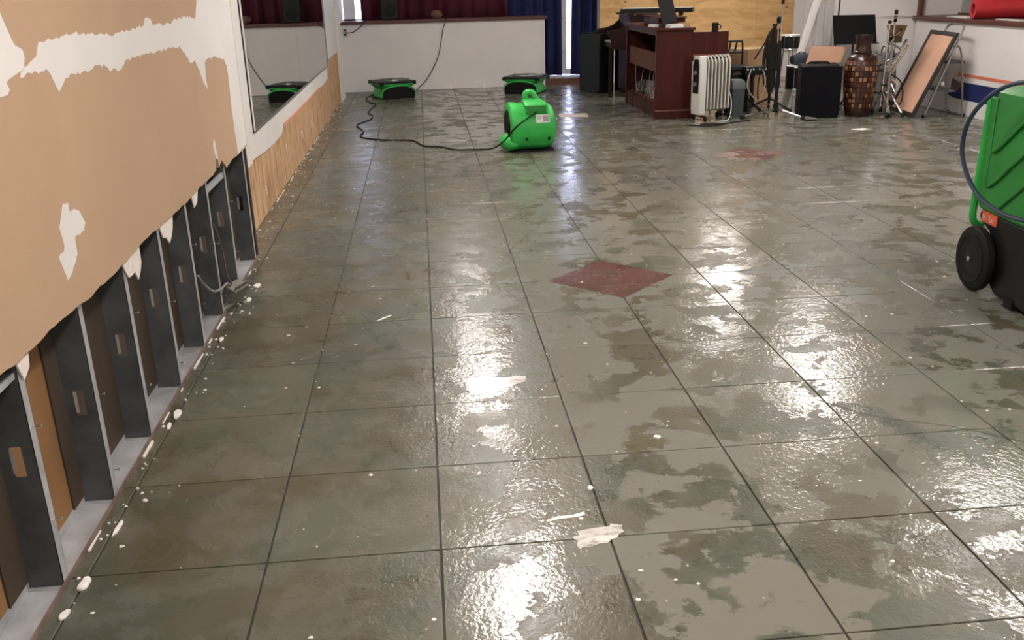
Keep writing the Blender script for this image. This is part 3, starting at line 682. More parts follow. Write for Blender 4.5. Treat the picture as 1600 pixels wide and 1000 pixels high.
# ------------------------------------------------------------------ organ and things round it
def organ():
    t = thing('organ', (2.60, 10.44, 0), 'mahogany organ console with open wire-filled back', 'organ')
    L, D, H = 1.60, .40, .95
    MB().b2((0, 0, .0), (D, .03, H)).build('side_panel', M_MAHOG, t, smooth=False, bevel=.004)
    MB().b2((0, L-.03, .0), (D, L, H)).build('side_panel', M_MAHOG, t, smooth=False, bevel=.004)
    MB().b2((D-.02, .03, .06), (D, L-.03, H-.03)).build('front_panel', M_MAHOGD, t, smooth=False)
    MB().b2((-.03, -.02, H), (D+.02, L+.02, H+.03)).build('top_board', M_MAHOG, t, smooth=False, bevel=.006)
    MB().b2((0, .03, .0), (.03, L-.03, .16)).build('lower_rail', M_MAHOG, t, smooth=False, bevel=.003)
    MB().b2((0, .03, H-.05), (.025, L-.03, H)).build('upper_rail', M_MAHOG, t, smooth=False)
    MB().b2((.03, .03, .14), (D-.02, L-.03, .16)).build('bottom_shelf', M_HARD, t, smooth=False)
    MB().prism([(.03, .50), (.12, .48), (.06, .70), (.03, .71)], lambda p, d: (p[0], d, p[1]), .035, L-.035).build('amplifier_board', M_HARD, t, smooth=False)
    for y in (.0, L-.06): MB().b2((-.012, y+.0, .0), (.0, y+.055, H)).build('corner_post', M_MAHOG, t, smooth=False)
    MB().b2((-.015, -.022, 0), (D+.02, 0, .085)).build('plinth', M_MAHOG, t, smooth=False, bevel=.006)
    MB().b2((-.012, -.03, .085), (D+.02, 0, .095)).build('plinth_moulding', mat('light_edge', (.22, .09, .06), .4), t, smooth=False)
    # key desk beyond
    MB().b2((D, 0, .66), (D+.40, .03, .93)).build('cheek', M_MAHOG, t, smooth=False, bevel=.004)
    MB().b2((D, L-.03, .66), (D+.40, L, .93)).build('cheek', M_MAHOG, t, smooth=False, bevel=.004)
    MB().b2((D, .0, .62), (D+.40, L, .66)).build('key_bed', M_MAHOGD, t, smooth=False)
    MB().b2((D, -.012, .665), (D+.40, .0, .69)).build('cheek_moulding', mat('light_edge', (.22, .09, .06), .4), t, smooth=False)
    k_ = MB().b2((D+.12, .05, .66), (D+.38, L-.05, .685)).build('keys', M_WHITEM, t, smooth=False)
    for k in range(20): MB().b2((D+.12, .08+k*.073, .685), (D+.27, .10+k*.073, .70)).build('black_key', M_BLACK, k_, smooth=False)
    for y in (.02, L-.06): MB().b2((D+.33, y, 0), (D+.38, y+.05, .62)).build('leg', M_MAHOGD, t, smooth=False)
    for k, (y, h, s_) in enumerate(((.25, .12, .10), (.5, .2, .12), (.75, .10, .14), (1.05, .16, .12), (1.3, .12, .1))):
        MB().b2((.08, y, .16), (.2, y+s_, .16+h)).build('circuit_box', mat('dusty_electronics', (.22, .19, .16), .7, var=.4, scale=20), t, smooth=False, bevel=.004)
    for k in range(16):
        y0 = random.uniform(.1, 1.45); y1 = min(1.5, max(.08, y0+random.uniform(-.4, .4)))
        pts = [(random.uniform(.05, .1), y0, random.uniform(.45, .5)), (.06, y0+.05, .30), (.05, (y0+y1)/2, .2), (.09, y1, random.uniform(.165, .24))]
        MB().tube(spline(pts, 5), .004, 5).build('wire', M_CORD if k % 3 else mat('grey_wire', (.4, .38, .36), .5), t)
    for y in (.45, 1.1): MB().tube(spline([(.02, y, .22), (-.025, y-.02, .17), (-.03, y-.04, .06), (-.05, y-.1, .006)], 5), .005, 5).build('wire', M_CORD, t)
    return t
organ()
t = thing('wooden_riser', (2.80, 10.98, .981), 'reddish wooden riser box on top of the organ', 'box')
MB().b2((-.09, -.12, 0), (.22, .62, .085)).build('body', M_MAHOG, t, smooth=False, bevel=.004); MB().b2((-.11, -.15, .085), (.23, .65, .10)).build('lid', M_HARD, t, smooth=False, bevel=.003)
t = thing('keyboard', (2.80, 11.30, 1.082), 'slim electronic keyboard with pale top, raised above the organ', 'keyboard', rz=-.35)
MB().b2((-.42, -.14, .035), (.42, .14, .085)).build('body', M_BLACK, t, smooth=False, bevel=.008); MB().b2((-.40, -.12, .0855), (.40, .10, .092)).build('keys', M_PAPERW, t, smooth=False)
MB().b2((-.3, -.11, 0), (-.26, .11, .035)).build('foot', M_BLACK, t, smooth=False); MB().b2((.26, -.11, 0), (.30, .11, .035)).build('foot', M_BLACK, t, smooth=False)
t = thing('tablet_rest', (2.78, 10.66, .981), 'black slanted music rest leaning on the organ top', 'music rest')
rot = Matrix.Rotation(-.22, 3, 'Y') @ Matrix.Rotation(-.15, 3, 'X')
MB().box((-.03, .02, .21), (.17, .012, .36), rot=rot).build('panel', M_BLACK, t, smooth=False, bevel=.006); MB().b2((-.10, -.05, 0), (.12, .09, .022)).build('base', M_BLACK, t, smooth=False, bevel=.004)
for (x, y, w, d, h, m_, lb) in ((2.80, 10.50, .16, .11, .03, M_PAPERW, 'white folded papers at the near end of the organ top'), (2.635, 10.80, .07, .13, .02, M_PAPERW, 'white sheets lying by the wooden riser on the organ'), (2.93, 10.62, .09, .12, .035, M_CARD, 'small tan box on the organ top beside the music rest')):
    o = MB().box((0, 0, h/2), (w, d, h), .2).box((.01, .005, h+.004), (w*.9, d*.9, .006), .35).build('paper_stack' if m_ is M_PAPERW else 'small_box', m_, None, smooth=False, loc=(x, y, .981)); tag(o, lb, 'papers' if m_ is M_PAPERW else 'box')
t = thing('mug', (3.30, 10.60, .66), 'dark mug standing on the organ key desk', 'mug')
for ob in (t,): ob.location = (3.30, 10.47, .9305)
MB().lathe([(.032, 0), (.036, .005), (.036, .09), (.031, .09), (.031, .012)], 18).build('cup', M_BLACK, t); MB().tube(spline([(.034, 0, .07), (.06, 0, .06), (.06, 0, .03), (.034, 0, .02)], 4), .006, 6).build('handle', M_BLACK, t)
t.location = (3.245, 10.455, .9305)
# spinet piano behind
t = thing('spinet_piano', (2.47, 12.60, 0), 'dark wooden piano with curved cheek, behind the organ', 'piano')
ck = [(0, .80), (.0, .86), (.10, .865), (.22, .90), (.30, .97), (.34, 1.04), (.62, 1.04), (.62, .62), (.05, .62), (.03, .78)]
for y in (0, .76): MB().prism(ck, lambda p, d: (p[0], d, p[1]), y, y+.03).build('cheek', M_MAHOGD, t, smooth=False, bevel=.003)
MB().b2((.3, .03, .05), (.62, .76, 1.04)).build('case', M_MAHOGD, t, smooth=False); MB().b2((.05, .03, .64), (.3, .76, .70)).build('key_bed', M_MAHOGD, t, smooth=False)
kk = MB().b2((.06, .05, .70), (.25, .74, .715)).build('keys', M_WHITEM, t, smooth=False)
MB().b2((.26, -.02, 1.04), (.66, .81, 1.065)).build('lid', M_MAHOGD, t, smooth=False, bevel=.005)
for y in (.01, .74): MB().b2((.02, y, 0), (.06, y+.04, .64)).build('leg', M_MAHOGD, t, smooth=False)
# speakers by the door
def speaker(name, loc, w, d, h, rz, label, front, parts=True):
    t = thing(name, loc, label, 'speaker', rz)
    MB().loft([rrect(w/2, d/2, .03, .0, 4), rrect(w/2, d/2, .03, h, 4)]).build('cabinet', M_BLACKM, t, bevel=.008, ang=50)
    MB().prism([(x, z) for x, z, _ in rrect(w/2-.004, h/2-.01, .05, 0, 5)], lambda p, q: (p[0], q, p[1]+h/2), -d/2-.012, -d/2-.0005).build('grille', front, t, ang=30)
    MB().tube([(-w*.2, 0, h+.012), (w*.2, 0, h+.012)], .01, 8).build('handle', M_BLACK, t)
    return t
GRILLE = mat('grey_speaker_cloth', (.032, .035, .042), .75, spec=.2, var=.15, scale=90, bump=.2, bscale=400)
t = speaker('floor_speaker', (2.47, 13.38, 0), .46, .26, .80, -1.10, 'tall dark grey speaker standing by the navy curtain', GRILLE)
t = speaker('floor_speaker', (2.96, 13.64, 0), .34, .30, .66, -.3, 'black rounded speaker partly behind the organ and piano', M_BLACKM)

# ------------------------------------------------------------------ radiator
def radiator():
    t = thing('radiator', (3.17, 10.22, 0), 'white oil radiator on casters beside the organ', 'heater', rz=.30)
    for k in range(7):
        x = -.105+k*.046
        prof = []
        for a in range(6): an = PI*a/5; prof.append((.065*math.cos(an), .60+.065*math.sin(an)*.9))
        for a in range(6): an = PI+PI*a/5; prof.append((.065*math.cos(an), .15+.06*math.sin(an)*.8))
        pr_ = prof
        MB().loft([[(x-.004, p[0]*1.05, p[1]) for p in pr_], [(x+.0, p[0]*1.08, p[1]) for p in pr_], [(x+.004, p[0]*1.05, p[1]) for p in pr_]]).build('fin', M_CREAM, t, ang=60)
        MB().lathe([(.025, -.021), (.03, 0), (.025, .021)], 12, (x, 0, .62), 'x').lathe([(.025, -.021), (.03, 0), (.025, .021)], 12, (x, 0, .14), 'x').build('oil_core', M_CREAM, t)
        MB().tube([(x, -.070, .13), (x, -.073, .62)], .0085, 8).build('fin_rib', M_WHITEM, t)
        MB().tube(spline([(x, -.07, .62), (x, -.05, .67), (x, 0, .69), (x, .05, .67)], 3), .0085, 8).build('fin_rib', M_WHITEM, t)
    cab = [(-.082, .07), (.08, .07), (.085, .60), (.06, .69), (-.06, .70), (-.085, .62)]
    c = MB().prism(cab, lambda p, d: (d, p[0], p[1]), -.215, -.13).build('control_case', M_WHITEM, t, bevel=.012)
    MB().prism([(-.055, .30), (.05, .30), (.058, .60), (.035, .66), (-.04, .66), (-.06, .58)], lambda p, d: (d, p[0], p[1]), -.221, -.2145).build('control_panel', M_BLACK, c, bevel=.003)
    for z in (.40, .52): MB().lathe([(.022, -.237), (.025, -.222)], 14, (0, 0, z), 'x').build('knob', M_GREYM, c)
    for x in (-.15, .16):
        MB().b2((x-.012, -.13, .045), (x+.012, .13, .06)).build('caster_bracket', M_BLACK, t, smooth=False)
        for y in (-.115, .115):
            w = MB().lathe([(.022, -.011), (.026, 0), (.022, .011)], 14, (x, y, .026), 'x').build('caster', M_BLACK, t)
            MB().tube([(x, y, .026), (x, y, .05)], .005, 6).build('stem', M_CHROME, w)
    MB().tube(spline([(.19, -.05, .30), (.215, -.06, .22), (.20, -.09, .10), (.12, -.16, .012), (.0, -.19, .007), (-.05, -.2, .007)], 6), .006, 6).build('power_cord', M_WHITEM, t)
radiator()
tag(MB().tube(spline([(2.80, 9.88, .007), (2.90, 9.78, .007), (3.05, 9.74, .007), (3.18, 9.80, .007), (3.10, 9.90, .007), (2.95, 9.86, .007), (2.98, 9.77, .008), (3.2, 9.86, .007), (3.42, 9.98, .007), (3.55, 10.02, .007)], 6), .007, 6).build('power_cord', M_CORD), 'dark cord coiled on the floor in front of the radiator', 'cord')
t = thing('waste_bin', (3.53, 10.47, 0), 'small blue-grey bin between the radiator and the black stand bases', 'bin')
bm_ = mat('blue_grey_plastic', (.05, .062, .070), .5)
MB().loft([rrect(.068, .08, .02, .0, 3), rrect(.078, .09, .02, .30, 3), rrect(.078, .09, .02, .305, 3)]).build('body', bm_, t); MB().loft([rrect(.084, .095, .02, .305, 3), rrect(.08, .09, .02, .37, 3), rrect(.06, .07, .02, .40, 3)]).build('lid', mat('grey_plastic_lid', (.085, .092, .096), .5), t)
# chair
t = thing('folding_chair', (3.66, 11.06, 0), 'black metal chair with slatted back, behind the radiator', 'chair')
for sx in (-1, 1):
    MB().tube(spline([(sx*.18, -.19, 0), (sx*.18, -.15, .44), (sx*.18, .18, .46)], 4), .012, 8).build('leg', M_BLACK, t)
    MB().tube(spline([(sx*.18, .22, 0), (sx*.18, .18, .46), (sx*.18, .19, .70), (sx*.17, .20, .765)], 4), .012, 8).build('leg', M_BLACK, t)
MB().loft([rrect(.20, .19, .05, .45, 4), rrect(.21, .20, .05, .475, 4), rrect(.20, .19, .05, .50, 4)]).build('seat', M_BLACKM, t)
MB().tube([(-.175, .20, .765), (.175, .20, .765)], .014, 8).build('top_rail', M_BLACK, t)
MB().tube([(-.18, .19, .64), (.18, .19, .64)], .012, 8).build('lower_rail', M_BLACK, t)
for k in range(4): MB().tube([(-.11+k*.075, .2, .765), (-.14+k*.075, .195, .64)], .011, 8).build('slat', M_BLACK, t)
# cardboard boxes
def carton(loc, w, d, h, rz, label, m_=None):
    t = thing('cardboard_box', loc, label, 'box', rz)
    MB().b2((-w/2, -d/2, 0), (w/2, d/2, h)).build('body', m_ or M_CARD, t, smooth=False, bevel=.004)
    MB().b2((-w/2+.002, -d/2-.001, h), (w/2, -.003, h+.004)).build('flap', m_ or M_CARD, t, smooth=False); MB().b2((-w/2+.002, .003, h), (w/2, d/2, h+.004)).build('flap', m_ or M_CARD, t, smooth=False)
    MB().b2((-.025, -d/2-.0015, h-.08), (.025, -d/2-.0002, h+.005)).build('tape', mat('brown_tape', (.36, .22, .11), .35), t, smooth=False)
carton((4.02, 11.50, 0), .36, .36, .40, .25, 'lower cardboard box of the pair behind the microphone stands')
carton((3.99, 11.50, .405), .30, .30, .25, .5, 'upper cardboard box of the pair behind the microphone stands')
# ------------------------------------------------------------------ stands
def tripod(t, hub, legs, foot=True, m_=None, r=.0115):
    for (x, y) in legs:
        a = Vector((hub[0], hub[1], hub[2])); b_ = Vector((x, y, r*1.3))
        lg = MB().tube([a, b_], r, 8).build('leg', m_ or M_CHROME, t)
        if foot: MB().tube([b_+(a-b_)*.10, b_], [r*1.3, r*1.45], 8).build('rubber_foot', M_RUBBER, lg)
t = thing('microphone_stand', (3.93, 10.28, 0), 'tall microphone stand with long shiny tripod legs, in front of the boxes', 'microphone stand')
tripod(t, (0, 0, .085), [(-.44, -.12), (.19, -.37), (.14, .32)], r=.015)
MB().tube([(0, 0, .05), (0, 0, .78)], .019, 10).build('lower_pole', M_BLACK, t); MB().tube([(0, 0, .78), (.0, .0, 1.62)], .008, 10).build('upper_pole', M_CHROME, t)
MB().lathe([(.022, .75), (.024, .77), (.02, .82)], 12).build('clutch', M_BLACK, t); MB().lathe([(.034, .05), (.036, .09), (.024, .16)], 12).build('hub', M_BLACK, t)
MB().lathe([(.018, 1.20), (.018, 1.45)], 10).build('grip', M_BLACK, t)
t = thing('microphone_stand', (3.99, 10.66, 0), 'black microphone stand draped with coiled cables, behind the tall one', 'microphone stand')
tripod(t, (0, 0, .16), [(-.26, .1), (.22, -.14), (.10, .27)], m_=M_BLACK)
MB().tube([(0, 0, .1), (0, 0, .98)], .017, 8).build('pole', M_BLACK, t)
MB().tube([(-.22, -.04, .60), (.05, 0, 1.0)], .009, 8).build('boom', M_BLACK, t)
MB().lathe([(.0, .98), (.028, .99), (.034, 1.02), (.028, 1.05), (0, 1.06)], 14, (.06, 0, 0)).build('microphone', M_BLACKM, t)
for k in range(16):
    a = random.uniform(-.07, .07); w = random.uniform(.015, .07); z0 = random.uniform(.70, .98); z1 = random.uniform(.18, .5)
    MB().tube(spline([(a*.4, -.02, z0), (a-w, -.05, (z0+z1)/2+.1), (a-w*.7, -.06, z1+.05), (a, -.06, z1), (a+w*.6, -.05, z1+.1), (a*.5+.03, -.03, z0-.05)], 6), .0095, 6).build('cable_loop', M_CORD, t)
t = thing('microphone_stand', (3.77, 10.62, 0), 'short black stand crowded with clamps, left of the cable-draped stand', 'microphone stand')
tripod(t, (0, 0, .12), [(-.10, -.16), (.10, -.18), (.13, .09)], m_=M_BLACK)
MB().tube([(0, 0, .08), (0, 0, .52)], .014, 8).build('pole', M_BLACK, t)
MB().b2((-.12, -.05, .43), (.14, .05, .53)).build('clamp_block', M_BLACK, t, smooth=False, bevel=.015)
for k in range(4): MB().lathe([(.012, -.03), (.014, .03)], 8, (-.10+k*.07, -.06, .50), 'y').build('knob', M_CHROME, t)
MB().tube(spline([(-.05, -.06, .5), (-.09, -.08, .3), (.05, -.09, .15), (.11, -.1, .35), (.08, -.07, .5)], 6), .007, 6).build('cable_loop', mat('grey_wire', (.4, .38, .36), .5), t)
for k in range(3): MB().tube(spline([(-.05+k*.06, -.03, .45), (-.10+k*.07, -.06, .3), (-.05+k*.05, -.07, .13)], 5), .008, 6).build('cable_loop', M_CORD, t)
t = thing('equipment_bag', (3.63, 10.765, 0), 'black equipment bag standing behind the short clamp-laden stand', 'bag')
MB().loft([rrect(.13, .065, .04, .0, 4), rrect(.135, .07, .05, .1, 4), rrect(.13, .068, .05, .36, 4), rrect(.10, .06, .04, .43, 4)]).build('body', M_BLACKM, t); MB().tube(spline([(-.06, 0, .42), (-.05, 0, .48), (.05, 0, .48), (.06, 0, .42)], 4), .009, 6).build('strap', M_BLACK, t)
t = thing('foot_pedal', (4.17, 9.86, 0), 'small black pedal on the floor at the tip of the stand leg', 'pedal', rz=-.3)
MB().b2((-.06, -.035, 0), (.06, .035, .02)).build('base', M_BLACK, t, smooth=False, bevel=.004); MB().prism([(-.055, .02), (.06, .02), (.06, .03), (-.055, .05)], lambda p, d: (p[0], d, p[1]), -.03, .03).build('treadle', M_GREYM, t, smooth=False)
# drums
def drum(loc, r, h, label, legs):
    t = thing('drum', loc, label, 'drum')
    z0 = .0 if not legs else legs
    MB().lathe([(r, z0), (r, z0+h)], 28).build('shell', M_BLACK, t, ang=30)
    MB().lathe([(r*.97, z0+h), (r*.97, z0+h+.004)], 28).build('drum_head', M_PAPERW, t)
    for z in (z0, z0+h-.014): MB().lathe([(r+.004, z), (r+.007, z+.004), (r+.007, z+.012), (r+.004, z+.018)], 28, cap=False).build('rim', M_CHROME, t)
    for k in range(8):
        a = k*PI/4; MB().tube([((r+.008)*math.cos(a), (r+.008)*math.sin(a), z0+.01), ((r+.008)*math.cos(a), (r+.008)*math.sin(a), z0+h-.01)], .004, 6).build('tension_rod', M_CHROME, t)
    if legs:
        for k in range(3):
            a = k*2*PI/3+.3; MB().tube([(r*.5*math.cos(a), r*.5*math.sin(a), z0), (r*.9*math.cos(a), r*.9*math.sin(a), 0)], .008, 6).build('leg', M_CHROME, t)
drum((4.45, 11.35, 0), .125, .17, 'small black drum with chrome rim behind the black case', .64)
drum((4.38, 10.74, 0), .17, .26, 'black floor drum low behind the black case', .24)
t = thing('gig_bag', (4.36, 10.72, .508), 'dark blue padded bag lying on the floor drum', 'bag', rz=.2)
MB().lathe([(0, -.13), (.05, -.12), (.068, -.05), (.068, .05), (.05, .12), (0, .13)], 16, (0, 0, .068), 'x').build('body', mat('dark_blue_fabric', (.03, .04, .055), .8), t); MB().tube([(-.05, 0, .135), (0, 0, .15), (.05, 0, .135)], .006, 6).build('strap', M_BLACK, t)
# black case
t = thing('speaker_case', (4.405, 10.29, 0), 'black rounded speaker case beside the brown vase', 'speaker', rz=-.28)
MB().loft([rrect(.205, .235, .03, 0.0, 4), rrect(.21, .24, .03, .02, 4), rrect(.21, .24, .03, .53, 4), rrect(.19, .22, .03, .555, 4)]).build('cabinet', M_BLACKM, t, ang=50)
MB().prism([(x, z) for x, z, _ in rrect(.212, .275, .055, 0, 6)], lambda p, q: (p[0], q, p[1]+.279), -.27, -.2405).build('front_grille', mat('black_speaker_cloth', (.004, .004, .006), .75, bump=.2, bscale=300, spec=.12), t, bevel=.006, ang=30)
MB().tube(spline([(-.12, 0, .55), (-.10, 0, .575), (0, 0, .578), (.08, 0, .575), (.10, 0, .55)], 4), .012, 8).build('handle', M_BLACK, t)
for sx in (-1, 1): MB().lathe([(.02, 0), (.028, .02), (.028, .05)], 10, (sx*.195, -.225, .50)).build('corner_guard', M_BLACK, t)
t = thing('cardboard_sheet', (4.50, 10.40, .557), 'flat piece of pinkish cardboard leaning behind the black case', 'cardboard')
MB().prism([(-.21, .0), (-.14, .18), (.22, .165), (.18, .0)], lambda p, d: (p[0], d+.25*p[1], p[1]), .0, .006).build('panel', M_CARDP, t, smooth=False); MB().prism([(.18, .0), (.22, .165), (.25, .15), (.20, .0)], lambda p, d: (p[0], d+.25*p[1], p[1]), .002, .008).build('fold', M_CARD, t, smooth=False)
# hanging cloth and leaning boards
o = MB()
rings = []
for iz in range(10):
    z = .50+iz*.21; row = []
    for k in range(41):
        u = k/40; row.append((4.52+.30*u+.03*(1-iz/9)*(u-.3), 11.055+.022*math.sin(u*17+.3*iz)+.012*math.sin(u*37), z))
    rings.append(row)
ob = o.loft(rings, False, False).build('hanging_sheet', mat('pale_grey_sheet', (.50, .48, .47), .6, var=.1), None, ang=80); so = ob.modifiers.new('solid', 'SOLIDIFY'); so.thickness = .004
tag(ob, 'pale grey sheet hanging at the wall corner behind the music stand', 'sheet')
for dx, lb in ((0, 'nearer'), (-.05, 'further')):
    m_ = MB(); a = Vector((4.30+dx*.6, 10.985+dx*.7, 0)); b_ = Vector((4.84+dx, 10.985+dx*.7, 2.0)); d = (b_-a).normalized(); s_ = Vector((d.z, 0, -d.x))*.030
    m_.loft([[a-s_, a+s_, a+s_+Vector((0, .02, 0)), a-s_+Vector((0, .02, 0))], [b_-s_, b_+s_, b_+s_+Vector((0, .02, 0)), b_-s_+Vector((0, .02, 0))]])
    tag(m_.build('leaning_board', M_PAINT, None, smooth=False), 'long white board leaning towards the hanging sheet, the %s of two' % lb, 'board')
# music stand and thin stand
t = thing('music_stand', (4.98, 10.70, 0), 'black music stand with a wide desk behind the vase', 'music stand')
tl = .28
MB().prism([(-.255, 0), (.255, 0), (.245, .305), (-.262, .31)], lambda p, d: (p[0], d+p[1]*tl, .735+p[1]), -.01, .0).build('desk', M_BLACKM, t, smooth=False, bevel=.003); MB().b2((-.255, -.06, .728), (.255, 0, .738)).build('desk_lip', M_BLACK, t, smooth=False)
MB().tube([(0, .05, .12), (0, .05, .88)], .011, 8).build('pole', M_BLACK, t); MB().lathe([(.02, -.03), (.02, .0)], 12, (-.02, .06, .83), 'y').build('tilt_knob', M_CHROME, t)
tripod(t, (0, .05, .16), [(-.10, -.22), (.20, -.10), (.03, .30)], m_=M_BLACK)
t = thing('boom_stand', (4.72, 10.66, 0), 'thin black upright stand rising left of the music stand', 'microphone stand')
MB().tube([(0, 0, .02), (.02, 0, 1.5)], .009, 8).build('pole', M_BLACK, t); MB().lathe([(.13, 0), (.13, .012), (.03, .025), (.02, .05)], 24).build('round_base', M_BLACKM, t); MB().lathe([(.018, .6), (.02, .63), (.018, .68)], 10).build('clutch', M_BLACK, t)
# vase
t = thing('vase', (4.80, 10.10, 0), 'tall brown floor vase with a grid of inlaid squares', 'vase')
vp = [(.125, 0), (.135, .02), (.150, .12), (.168, .28), (.178, .40), (.180, .50), (.172, .58), (.148, .635), (.105, .66), (.082, .675), (.088, .70), (.082, .72), (.078, .76), (.090, .84), (.095, .862), (.078, .862), (.065, .80), (.065, .72)]
MB().lathe(vp, 40).build('body', mat('brown_lacquer', (.030, .009, .006), .28, var=.35, scale=14, bump=.15), t, ang=50)
MB().lathe([(.083, .668), (.096, .676), (.096, .690), (.084, .70)], 32, cap=False).build('neck_ring', mat('dark_lacquer', (.025, .009, .008), .25), t)
def vr(z):
    for (r0, z0), (r1, z1) in zip(vp, vp[1:]):
        if z0 <= z <= z1 and z1 > z0: return r0+(r1-r0)*(z-z0)/(z1-z0)
    return .1
sq = [MB(), MB()]
for iz in range(9):
    z = .10+iz*.057
    for k in range(24):
        a = 2*PI*k/24+.02*iz; w = .66*PI/24
        if random.random() < .08: continue
        pts0, pts1 = [], []
        for (aa, zz) in ((a-w, z), (a+w, z), (a+w, z+.040), (a-w, z+.040)):
            r = vr(zz); pts0.append(((r-.002)*math.cos(aa), (r-.002)*math.sin(aa), zz)); pts1.append(((r+.003)*math.cos(aa), (r+.003)*math.sin(aa), zz))
        sq[0 if random.random() < .36 else 1].loft([pts0, pts1])
tag(sq[0].build('inlay_squares', mat('pale_shell_inlay', (.30, .15, .07), .3, var=.5, scale=30), t, smooth=False), 'pale shell squares', kind='stuff'); tag(sq[1].build('inlay_squares', mat('amber_inlay', (.075, .024, .010), .3, var=.5, scale=30), t, smooth=False), 'amber squares', kind='stuff')
# cymbal stand cluster
t = thing('cymbal_stand', (5.07, 10.02, 0), 'chrome cymbal stand crowded with drum hardware, between vase and leaning board', 'cymbal stand')
MB().tube([(.03, .06, .15), (.05, .06, 1.10)], .011, 10).build('pole', M_CHROME, t); MB().tube([(-.05, 0, .1), (-.04, 0, .98)], .012, 10).build('pole', M_CHROME, t)
MB().tube([(.02, -.02, .15), (.0, -.02, .80)], .014, 10).build('pole', M_GREYM, t)
MB().lathe([(.014, 1.056), (.05, 1.052), (.19, 1.035), (.205, 1.03), (.19, 1.032), (.05, 1.048), (.014, 1.05)], 36, (.05, .06, 0), cap=False).build('cymbal', mat('worn_brass', (.55, .50, .42), .25, .9), t)
MB().lathe([(.012, 1.06), (.02, 1.07), (.02, 1.10), (.008, 1.115)], 12, (.05, .06, 0)).build('wing_nut', M_BLACK, t); MB().lathe([(.022, .99), (.012, 1.04)], 12, (.05, .06, 0)).build('felt_cup', M_BLACK, t)
tripod(t, (.03, .06, .32), [(-.06, -.20), (.12, -.22), (.08, .24)], r=.014); tripod(t, (-.05, 0, .28), [(-.06, .16), (-.02, -.20), (.12, .10)], r=.014)
for k in range(26):
    z = random.uniform(.2, .88); a = random.uniform(0, 6.28); l = random.uniform(.06, .16)
    p = Vector((random.uniform(-.06, .06), random.uniform(-.03, .07), z)); q = p+Vector((math.cos(a)*l, math.sin(a)*l*.6, random.uniform(-.10, .10)))
    MB().tube([p, q], .012, 8).build('clamp_arm', M_CHROME if k % 4 else M_BLACK, t)
    MB().lathe([(.014, -.015), (.017, 0), (.014, .015)], 8, tuple(q)).build('wing_nut', M_CHROME if k % 2 else M_BLACK, t)
for (a, b_) in (((.02, .02, .50), (.20, .05, .80)), ((.04, .03, .44), (.23, .06, .74))): MB().tube([a, b_], .018, 10).build('drum_arm', M_CHROME, t)
MB().tube(spline([(.02, -.02, .45), (.14, -.04, .36), (.17, -.05, .18), (.10, -.07, .08)], 6), .008, 6).build('cable_loop', M_CORD, t)
MB().lathe([(.0, .97), (.022, .98), (.022, 1.0), (0, 1.01)], 12, (-.04, 0, 0)).build('knob', M_BLACK, t)
t = thing('wood_block', (5.22, 10.22, .80), 'tan wooden percussion block held beside the cymbal stand', 'wood block')
MB().prism([(-.10, .15), (.10, .145), (.06, .03), (-.07, .035)], lambda p, d: (p[0], d, p[1]), -.04, .05).build('block', mat('tan_wood', (.34, .20, .08), .5, var=.2), t, smooth=False, bevel=.004); MB().b2((-.06, -.03, -.04), (.06, .04, .03)).build('holder', mat('olive_holder', (.12, .10, .05), .6), t, smooth=False, bevel=.01)
MB().tube([(0, 0, -.04), (-.02, .02, -.80)], .009, 8).build('post', M_CHROME, t)
# grey pad behind the board
t = thing('grey_bag', (5.36, 10.72, 0), 'tall grey cloth bag standing between cymbal stand and leaning board', 'bag')
MB().loft([rrect(.13, .10, .06, .0, 4), rrect(.15, .12, .07, .15, 4), rrect(.13, .10, .06, .45, 4), rrect(.07, .05, .04, .62, 4)]).build('body', mat('grey_cloth', (.22, .215, .21), .8, var=.15), t); MB().tube(spline([(-.04, 0, .61), (-.03, 0, .68), (.03, 0, .68), (.04, 0, .61)], 4), .008, 6).build('strap', M_BLACK, t)
# leaning framed board
def quad_board():
    t = thing('framed_board', (5.265, 10.02, 0), 'tan panel in a dark frame leaning against the step ladder', 'framed board')
    e = Vector((.07, .68, 0)).normalized(); u = Vector((.375, -.045, .865)); L = u.length; u = (u-e*u.dot(e)).normalized(); n = e.cross(u).normalized(); Wd = .68
    B_ = lambda s, h, d: tuple(e*s + u*h + n*d + Vector((.0, 0, .014)))
    def bar(s0, s1, h0, h1, d0, d1): return MB().loft([[B_(s0, h0, d0), B_(s1, h0, d0), B_(s1, h1, d0), B_(s0, h1, d0)], [B_(s0, h0, d1), B_(s1, h0, d1), B_(s1, h1, d1), B_(s0, h1, d1)]])
    fr = mat('dark_frame', (.022, .017, .016), .5); w = .045
    bar(-Wd/2, Wd/2, 0, w, -.012, .012).build('frame_rail', fr, t, smooth=False, bevel=.003); bar(-Wd/2, Wd/2, L-w, L, -.012, .012).build('frame_rail', fr, t, smooth=False, bevel=.003)
    bar(-Wd/2, -Wd/2+w*1.3, w, L-w, -.012, .012).build('frame_stile', fr, t, smooth=False, bevel=.003); bar(Wd/2-w*1.3, Wd/2, w, L-w, -.012, .012).build('frame_stile', fr, t, smooth=False, bevel=.003)
    bar(-Wd/2+w*1.3, Wd/2-w*1.3, w, L-w, -.006, .005).build('panel', mat('tan_panel', (.66, .39, .27), .6, var=.1, scale=3), t, smooth=False)
quad_board()
